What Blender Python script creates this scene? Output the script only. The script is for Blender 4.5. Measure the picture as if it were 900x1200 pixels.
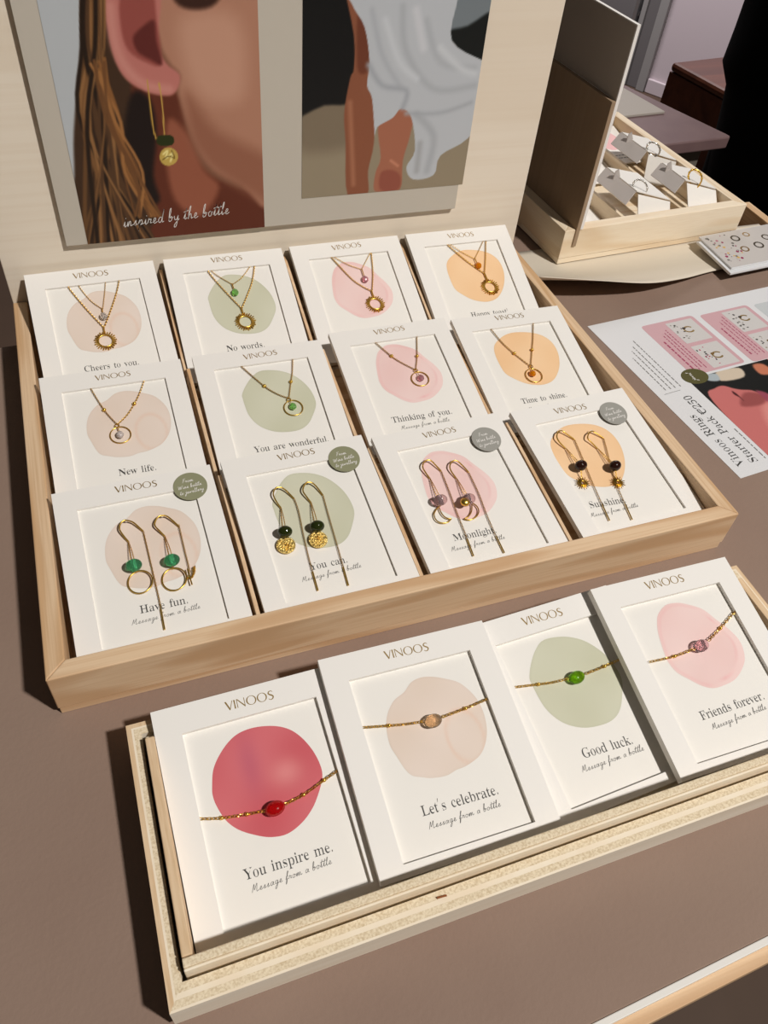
import bpy, bmesh, math, random, json
import numpy as np
from mathutils import Vector, Matrix
for o in list(bpy.data.objects): bpy.data.objects.remove(o)
SC = bpy.context.scene
COL = SC.collection

# ------------------------------------------------------------------ camera
cam = bpy.data.cameras.new('camera'); camo = bpy.data.objects.new('camera', cam); COL.objects.link(camo)
R_ = Vector((0.939487, -0.332894, 0.080910)); U_ = Vector((0.195853, 0.715676, 0.670410)); F_ = Vector((0.281081, 0.613995, -0.737566))
camo.matrix_world = Matrix(((R_.x, U_.x, -F_.x, 0.05957), (R_.y, U_.y, -F_.y, -0.22615), (R_.z, U_.z, -F_.z, 0.37516), (0, 0, 0, 1)))
cam.sensor_fit = 'VERTICAL'; cam.sensor_height = 24.0; cam.lens = 18.7146
cam.clip_start = 0.01; cam.clip_end = 50
SC.camera = camo
# ------------------------------------------------------------------ light
SC.view_settings.view_transform = 'Standard'; SC.view_settings.look = 'None'
SC.view_settings.gamma = 1.0; SC.view_settings.use_curve_mapping = False
SC.view_settings.exposure = 0.0
wd = bpy.data.worlds.new('world'); SC.world = wd; wd.use_nodes = True
wd.node_tree.nodes['Background'].inputs[0].default_value = (1.0, 0.93, 0.86, 1)
wd.node_tree.nodes['Background'].inputs[1].default_value = 0.055
sl = bpy.data.lights.new('shop_spotlight', 'SPOT'); so = bpy.data.objects.new('shop_spotlight', sl); COL.objects.link(so)
so.location = (1.27, -1.40, 2.5)
so.rotation_euler = (Vector((0.26, 0.12, 0)) - so.location).to_track_quat('-Z', 'Y').to_euler()
sl.energy = 360; sl.color = (1.0, 0.966, 0.932); sl.shadow_soft_size = 0.085
sl.spot_size = math.radians(40); sl.spot_blend = 0.5
al = bpy.data.lights.new('wall_fill_light', 'AREA'); ao = bpy.data.objects.new('wall_fill_light', al); COL.objects.link(ao)  # added fill lamp, not a real fixture; brightens the far wall
ao.location = (1.5, 2.3, 1.3); al.shape = 'RECTANGLE'; al.size = 1.2; al.size_y = 0.5; al.energy = 48; al.color = (1.0, 0.95, 0.98)
ao.rotation_euler = (Vector((2.15, 2.62, -0.5)) - ao.location).to_track_quat('-Z', 'Y').to_euler()

# ------------------------------------------------------------------ helpers
def lin(c):
    return tuple((x/12.92 if x <= 0.04045 else ((x+0.055)/1.055)**2.4) for x in (v/255.0 for v in c))
MATS = {}
def mat(name, rgb, rough=0.6, metal=0.0, trans=0.0, ior=1.45, spec=0.5, noise=None, attr=None, bump=None, coat=0.0):
    """rgb: 0-255 sRGB base. noise=(scale xyz, strength, second rgb, detail)"""
    m = bpy.data.materials.new(name); m.use_nodes = True; nt = m.node_tree; b = nt.nodes['Principled BSDF']
    c = lin(rgb)
    b.inputs['Base Color'].default_value = (*c, 1); b.inputs['Roughness'].default_value = rough
    b.inputs['Metallic'].default_value = metal; b.inputs['Transmission Weight'].default_value = trans
    b.inputs['IOR'].default_value = ior; b.inputs['Specular IOR Level'].default_value = spec
    b.inputs['Coat Weight'].default_value = coat
    if attr:
        a = nt.nodes.new('ShaderNodeAttribute'); a.attribute_name = attr; nt.links.new(a.outputs['Color'], b.inputs['Base Color'])
    if noise:
        sc, lo, hi, c2 = noise
        tc = nt.nodes.new('ShaderNodeTexCoord'); mp = nt.nodes.new('ShaderNodeMapping'); n = nt.nodes.new('ShaderNodeTexNoise')
        mp.inputs['Scale'].default_value = sc; n.inputs['Scale'].default_value = 1.0; n.inputs['Detail'].default_value = 5
        r = nt.nodes.new('ShaderNodeValToRGB'); r.color_ramp.elements[0].position = lo; r.color_ramp.elements[1].position = hi
        r.color_ramp.elements[0].color = (*c, 1); r.color_ramp.elements[1].color = (*lin(c2), 1)
        nt.links.new(tc.outputs['Object'], mp.inputs[0]); nt.links.new(mp.outputs[0], n.inputs['Vector'])
        nt.links.new(n.outputs['Fac'], r.inputs[0]); nt.links.new(r.outputs[0], b.inputs['Base Color'])
    if bump:
        s, st, dist = bump
        tc = nt.nodes.new('ShaderNodeTexCoord'); n = nt.nodes.new('ShaderNodeTexNoise'); n.inputs['Scale'].default_value = s; n.inputs['Detail'].default_value = 4
        bp = nt.nodes.new('ShaderNodeBump'); bp.inputs['Strength'].default_value = st; bp.inputs['Distance'].default_value = dist
        nt.links.new(tc.outputs['Object'], n.inputs['Vector']); nt.links.new(n.outputs['Fac'], bp.inputs['Height']); nt.links.new(bp.outputs[0], b.inputs['Normal'])
    MATS[name] = m; return m
def wood(name, axis, c1, c2, c3, fine=900.0, rings=34.0, rough=0.62, dist=2.2):
    """pine: broad figure (distorted wave) plus fine fibres along one axis"""
    m = bpy.data.materials.new(name); m.use_nodes = True; nt = m.node_tree; b = nt.nodes['Principled BSDF']
    b.inputs['Roughness'].default_value = rough; b.inputs['Specular IOR Level'].default_value = 0.3
    tc = nt.nodes.new('ShaderNodeTexCoord')
    def mp(s):
        n = nt.nodes.new('ShaderNodeMapping'); n.inputs['Scale'].default_value = s; nt.links.new(tc.outputs['Object'], n.inputs[0]); return n
    sx = [1, 1, 1]; sx[axis] = 0.09
    w = nt.nodes.new('ShaderNodeTexNoise'); w.inputs['Scale'].default_value = rings; w.inputs['Detail'].default_value = 1.5; w.inputs['Distortion'].default_value = dist * .2
    nt.links.new(mp(sx).outputs[0], w.inputs['Vector'])
    mm = nt.nodes.new('ShaderNodeMath'); mm.operation = 'MULTIPLY'; mm.inputs[1].default_value = 26.0; nt.links.new(w.outputs['Fac'], mm.inputs[0])
    sn = nt.nodes.new('ShaderNodeMath'); sn.operation = 'SINE'; nt.links.new(mm.outputs[0], sn.inputs[0])
    mr = nt.nodes.new('ShaderNodeMapRange'); mr.inputs[1].default_value = -1; nt.links.new(sn.outputs[0], mr.inputs[0])
    r = nt.nodes.new('ShaderNodeValToRGB'); e = r.color_ramp.elements
    e[0].color = (*lin(c1), 1); e[1].color = (*lin(c2), 1); e[0].position = 0.35; e[1].position = 0.98
    nt.links.new(mr.outputs[0], r.inputs[0])
    sf = [fine, fine, fine]; sf[axis] = fine * 0.02
    f = nt.nodes.new('ShaderNodeTexNoise'); f.inputs['Scale'].default_value = 1.0; f.inputs['Detail'].default_value = 3
    nt.links.new(mp(sf).outputs[0], f.inputs['Vector'])
    fr = nt.nodes.new('ShaderNodeMapRange'); fr.inputs[1].default_value = 0.42; fr.inputs[2].default_value = 0.75; nt.links.new(f.outputs['Fac'], fr.inputs[0])
    mx = nt.nodes.new('ShaderNodeMix'); mx.data_type = 'RGBA'; nt.links.new(fr.outputs[0], mx.inputs[0]); nt.links.new(r.outputs[0], mx.inputs[6]); mx.inputs[7].default_value = (*lin(c3), 1)
    ms = nt.nodes.new('ShaderNodeMath'); ms.operation = 'MULTIPLY'; ms.inputs[1].default_value = 0.5; nt.links.new(fr.outputs[0], ms.inputs[0]); nt.links.new(ms.outputs[0], mx.inputs[0])
    nt.links.new(mx.outputs[2], b.inputs['Base Color'])
    MATS[name] = m; return m

class MB:
    def __init__(s): s.v = []; s.f = []; s.mi = []; s.mats = []; s.col = {}
    def slot(s, name):
        if name not in s.mats: s.mats.append(name)
        return s.mats.index(name)
    def add(s, vs, fs, m, cols=None):
        o = len(s.v); s.v += [tuple(p) for p in vs]; k = s.slot(m)
        for f in fs: s.f.append([i+o for i in f]); s.mi.append(k)
        if cols is not None:
            for i, c in enumerate(cols): s.col[o+i] = c
        return s
    def hexa(s, p, m):   # p: 8 corners, bottom 4 ccw then top 4
        return s.add(p, [(3, 2, 1, 0), (4, 5, 6, 7), (0, 1, 5, 4), (1, 2, 6, 5), (2, 3, 7, 6), (3, 0, 4, 7)], m)
    def box(s, a, b, m, fr=None):
        x0, y0, z0 = a; x1, y1, z1 = b
        p = [(x0, y0, z0), (x1, y0, z0), (x1, y1, z0), (x0, y1, z0), (x0, y0, z1), (x1, y0, z1), (x1, y1, z1), (x0, y1, z1)]
        if fr: p = [fr(*q) for q in p]
        return s.hexa(p, m)
    def prism(s, poly, z0, z1, m, fr=None):
        n = len(poly); p = [(x, y, z0) for x, y in poly] + [(x, y, z1) for x, y in poly]
        if fr: p = [fr(*q) for q in p]
        return s.add(p, [tuple(range(n))[::-1], tuple(range(n, 2*n))] + [(i, (i+1) % n, n+(i+1) % n, n+i) for i in range(n)], m)
    def tube(s, pts, r, m, n=8, closed=False, rf=None, cap=True):
        P = [Vector(p) for p in pts]; N = len(P); vs = []; fs = []
        up = Vector((0, 0, 1))
        for i in range(N):
            t = (P[(i+1) % N]-P[i-1]) if closed else (P[min(i+1, N-1)]-P[max(i-1, 0)])
            t.normalize()
            if i == 0:
                a = t.cross(up)
                if a.length < 1e-3: a = t.cross(Vector((1, 0, 0)))
            else:
                a = a - t*a.dot(t)
            a.normalize(); b = t.cross(a); rr = r if rf is None else rf(i/(N-1))
            for k in range(n):
                q = 2*math.pi*k/n; vs.append(P[i]+a*(rr*math.cos(q))+b*(rr*math.sin(q)))
        for i in range(N if closed else N-1):
            j = (i+1) % N
            for k in range(n): fs.append((i*n+k, i*n+(k+1) % n, j*n+(k+1) % n, j*n+k))
        if not closed and cap: fs += [tuple(range(n))[::-1], tuple(range((N-1)*n, N*n))]
        return s.add(vs, fs, m)
    def ellipsoid(s, c, ax, m, nu=20, nv=12, f=None):
        c = Vector(c); X, Y, Z = [Vector(a) for a in ax]; vs = [c+Z]; fs = []
        for j in range(1, nv):
            t = math.pi*j/nv
            for i in range(nu):
                q = 2*math.pi*i/nu; k = f(t, q) if f else 1.0
                vs.append(c+X*(math.sin(t)*math.cos(q)*k)+Y*(math.sin(t)*math.sin(q)*k)+Z*math.cos(t))
        vs.append(c-Z); L = len(vs)-1
        for i in range(nu): fs.append((0, 1+i, 1+(i+1) % nu)); fs.append((L, L-nu+(i+1) % nu, L-nu+i))
        for j in range(nv-2):
            for i in range(nu): a = 1+j*nu; fs.append((a+i, a+nu+i, a+nu+(i+1) % nu, a+(i+1) % nu))
        return s.add(vs, fs, m)
    def build(s, name, parent=None, loc=None, smooth=None, bevel=0.0, cols=None):
        me = bpy.data.meshes.new(name)
        base = Vector(loc) if loc is not None else (Vector(parent['_base']) if parent is not None else Vector((0, 0, 0)))
        me.from_pydata([tuple(Vector(p)-base) for p in s.v], [], s.f)
        for n in s.mats: me.materials.append(MATS[n])
        me.polygons.foreach_set('material_index', s.mi)
        if s.col:
            at = me.attributes.new('Col', 'FLOAT_COLOR', 'POINT'); a = np.zeros((len(s.v), 4), np.float32); a[:, 3] = 1
            ks = np.array(list(s.col.keys())); a[ks, :3] = np.array([s.col[k] for k in ks]); at.data.foreach_set('color', a.ravel())
        me.validate(); me.update()
        bm = bmesh.new(); bm.from_mesh(me); bmesh.ops.recalc_face_normals(bm, faces=bm.faces); bm.to_mesh(me); bm.free()
        if smooth:
            me.shade_smooth(); me.set_sharp_from_angle(angle=math.radians(smooth))
        o = bpy.data.objects.new(name, me); COL.objects.link(o)
        if parent is not None: o.parent = parent
        else: o.location = base
        o['_base'] = tuple(base)
        if bevel:
            bv = o.modifiers.new('bevel', 'BEVEL'); bv.width = bevel; bv.segments = 2; bv.limit_method = 'ANGLE'; bv.angle_limit = math.radians(40)
        return o
def tag(o, label, cat, group=None):
    o['label'] = label; o['category'] = cat
    if group: o['group'] = group
    return o
def thing(name, label, cat, loc, group=None):
    o = bpy.data.objects.new(name, None); COL.objects.link(o); o.location = loc; o['_base'] = tuple(loc); o.empty_display_size = 0.01
    return tag(o, label, cat, group)
def catmull(pts, n=8, closed=False):
    P = [np.array(p, float) for p in pts]; N = len(P); out = []
    if N == 2: return [P[0]+(P[1]-P[0])*t/n for t in range(n+1)]
    for i in range(N if closed else N-1):
        if closed: a, b, c, d = P[i-1], P[i], P[(i+1) % N], P[(i+2) % N]
        else: a, b, c, d = P[max(i-1, 0)], P[i], P[i+1], P[min(i+2, N-1)]
        for k in range(n):
            t = k/n
            out.append(0.5*((2*b)+(c-a)*t+(2*a-5*b+4*c-d)*t*t+(3*b-a-3*c+d)*t**3))
    if not closed: out.append(P[-1])
    return out

# ------------------------------------------------------------------ materials
mat('tabletop_brown', (139, 116, 102), 0.75, noise=((9, 9, 9), 0.3, 0.75, (148, 126, 111)), bump=(420, 0.10, 0.002), spec=0.25)
mat('laminate_white', (226, 222, 214), 0.5)
mat('floor_brown', (88, 68, 53), 0.7, noise=((3, 3, 3), 0.3, 0.7, (74, 57, 45)))
wood('pine_x', 0, (226, 196, 160), (206, 168, 128), (202, 164, 124))
wood('pine_y', 1, (224, 194, 158), (206, 168, 126), (180, 138, 94), fine=700)
wood('pine_pale_x', 0, (242, 226, 200), (230, 206, 172), (234, 214, 184))
wood('pine_pale_y', 1, (240, 222, 194), (226, 202, 168), (228, 206, 174))
wood('ply_face', 0, (236, 224, 205), (231, 217, 196), (227, 211, 188), fine=260, rings=9)
wood('back_board_brown', 2, (164, 140, 114), (156, 132, 106), (150, 126, 100), fine=300, rings=9)
wood('dark_stained_wood', 0, (104, 58, 38), (80, 42, 28), (70, 36, 24), fine=60, rings=6, rough=0.4)
mat('ply_grain', (236, 220, 190), 0.8, noise=((1100, 1100, 1100), 0.38, 0.7, (206, 184, 148)))
mat('ply_light', (244, 231, 208), 0.7, noise=((60, 60, 60), 0.35, 0.7, (240, 222, 194)))
mat('ply_grain_tan', (226, 198, 162), 0.8, noise=((800, 60, 800), 0.35, 0.68, (212, 180, 140)))
mat('ply_pale_face', (236, 226, 208), 0.6, noise=((10, 120, 120), 0.35, 0.7, (228, 214, 192)))
mat('staple_rust', (150, 86, 44), 0.5, 0.4)
mat('card_white', (237, 233, 226), 0.62, spec=0.3)
mat('insert_white', (236, 232, 224), 0.7, spec=0.25)
mat('print', (200, 200, 200), 0.75, attr='Col', spec=0.2)
mat('print_gloss', (200, 200, 200), 0.45, attr='Col', spec=0.3)
mat('ink', (66, 65, 62), 0.6)
mat('ink_soft', (120, 118, 114), 0.7)
mat('ink_white', (232, 228, 222), 0.7)
mat('ink_pink', (160, 70, 96), 0.7)
mat('foil', (172, 142, 86), 0.42, 0.65)
mat('sticker_green', (142, 142, 112), 0.35, spec=0.5)
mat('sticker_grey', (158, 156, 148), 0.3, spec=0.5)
mat('gold', (232, 190, 92), 0.3, 1.0)
mat('gold_fine', (222, 178, 84), 0.36, 1.0)
mat('gold_hammered', (246, 214, 130), 0.34, 1.0, bump=(700, 1.0, 0.0016))
mat('silver', (205, 202, 196), 0.22, 1.0)
mat('glass_red', (206, 10, 16), 0.06, trans=0.55, ior=1.5)
mat('glass_champagne', (240, 216, 184), 0.06, trans=0.9, ior=1.28)
mat('glass_lime', (150, 200, 36), 0.06, trans=0.8, ior=1.3)
mat('glass_rose', (234, 204, 208), 0.05, trans=0.9, ior=1.28)
mat('glass_clear', (222, 214, 206), 0.08, trans=0.7, ior=1.4)
mat('glass_milky', (214, 202, 196), 0.2, trans=0.35, ior=1.4)
mat('glass_mint', (172, 228, 140), 0.06, trans=0.75, ior=1.32)
mat('glass_pink', (236, 182, 190), 0.06, trans=0.75, ior=1.32)
mat('glass_amber', (240, 150, 10), 0.06, trans=0.5, ior=1.4)
mat('glass_sea', (112, 200, 152), 0.07, trans=0.85, ior=1.22)
mat('glass_sea_core', (150, 206, 168), 0.5)
mat('glass_olive', (44, 52, 16), 0.06, trans=0.3, ior=1.45)
mat('glass_mauve', (214, 192, 192), 0.07, trans=0.9, ior=1.25)
mat('glass_mauve_core', (196, 176, 176), 0.5)
mat('glass_brown', (44, 20, 14), 0.08, trans=0.2, ior=1.45)
mat('poster_board', (196, 188, 174), 0.7, spec=0.2)
mat('board_grey', (178, 166, 154), 0.7)
mat('board_white_edge', (238, 234, 228), 0.7)
mat('cream_sheet', (216, 205, 186), 0.6, spec=0.3)
mat('cream_dimmed', (168, 160, 150), 0.7)  # cream card greyed: the counter's dim light is put into its colour
mat('paper_price', (220, 220, 220), 0.5)
mat('grey_card', (186, 178, 172), 0.75)
mat('brown_card', (150, 112, 84), 0.8)
mat('far_counter', (118, 94, 92), 0.6, noise=((20, 20, 20), 0.3, 0.7, (108, 84, 84)))
mat('counter_panel', (112, 106, 96), 0.5)
mat('wall_paint', (206, 194, 198), 0.9)
mat('door_grey', (112, 109, 109), 0.5)
mat('door_trim', (152, 150, 148), 0.45)
mat('handle_metal', (176, 176, 178), 0.3, 0.8)
mat('black_cloth', (13, 13, 15), 0.95, spec=0.1)
mat('navy_cloth', (38, 42, 52), 0.9, spec=0.1)
mat('skin', (205, 160, 138), 0.55)
mat('hair_dark', (40, 30, 24), 0.6)

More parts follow.
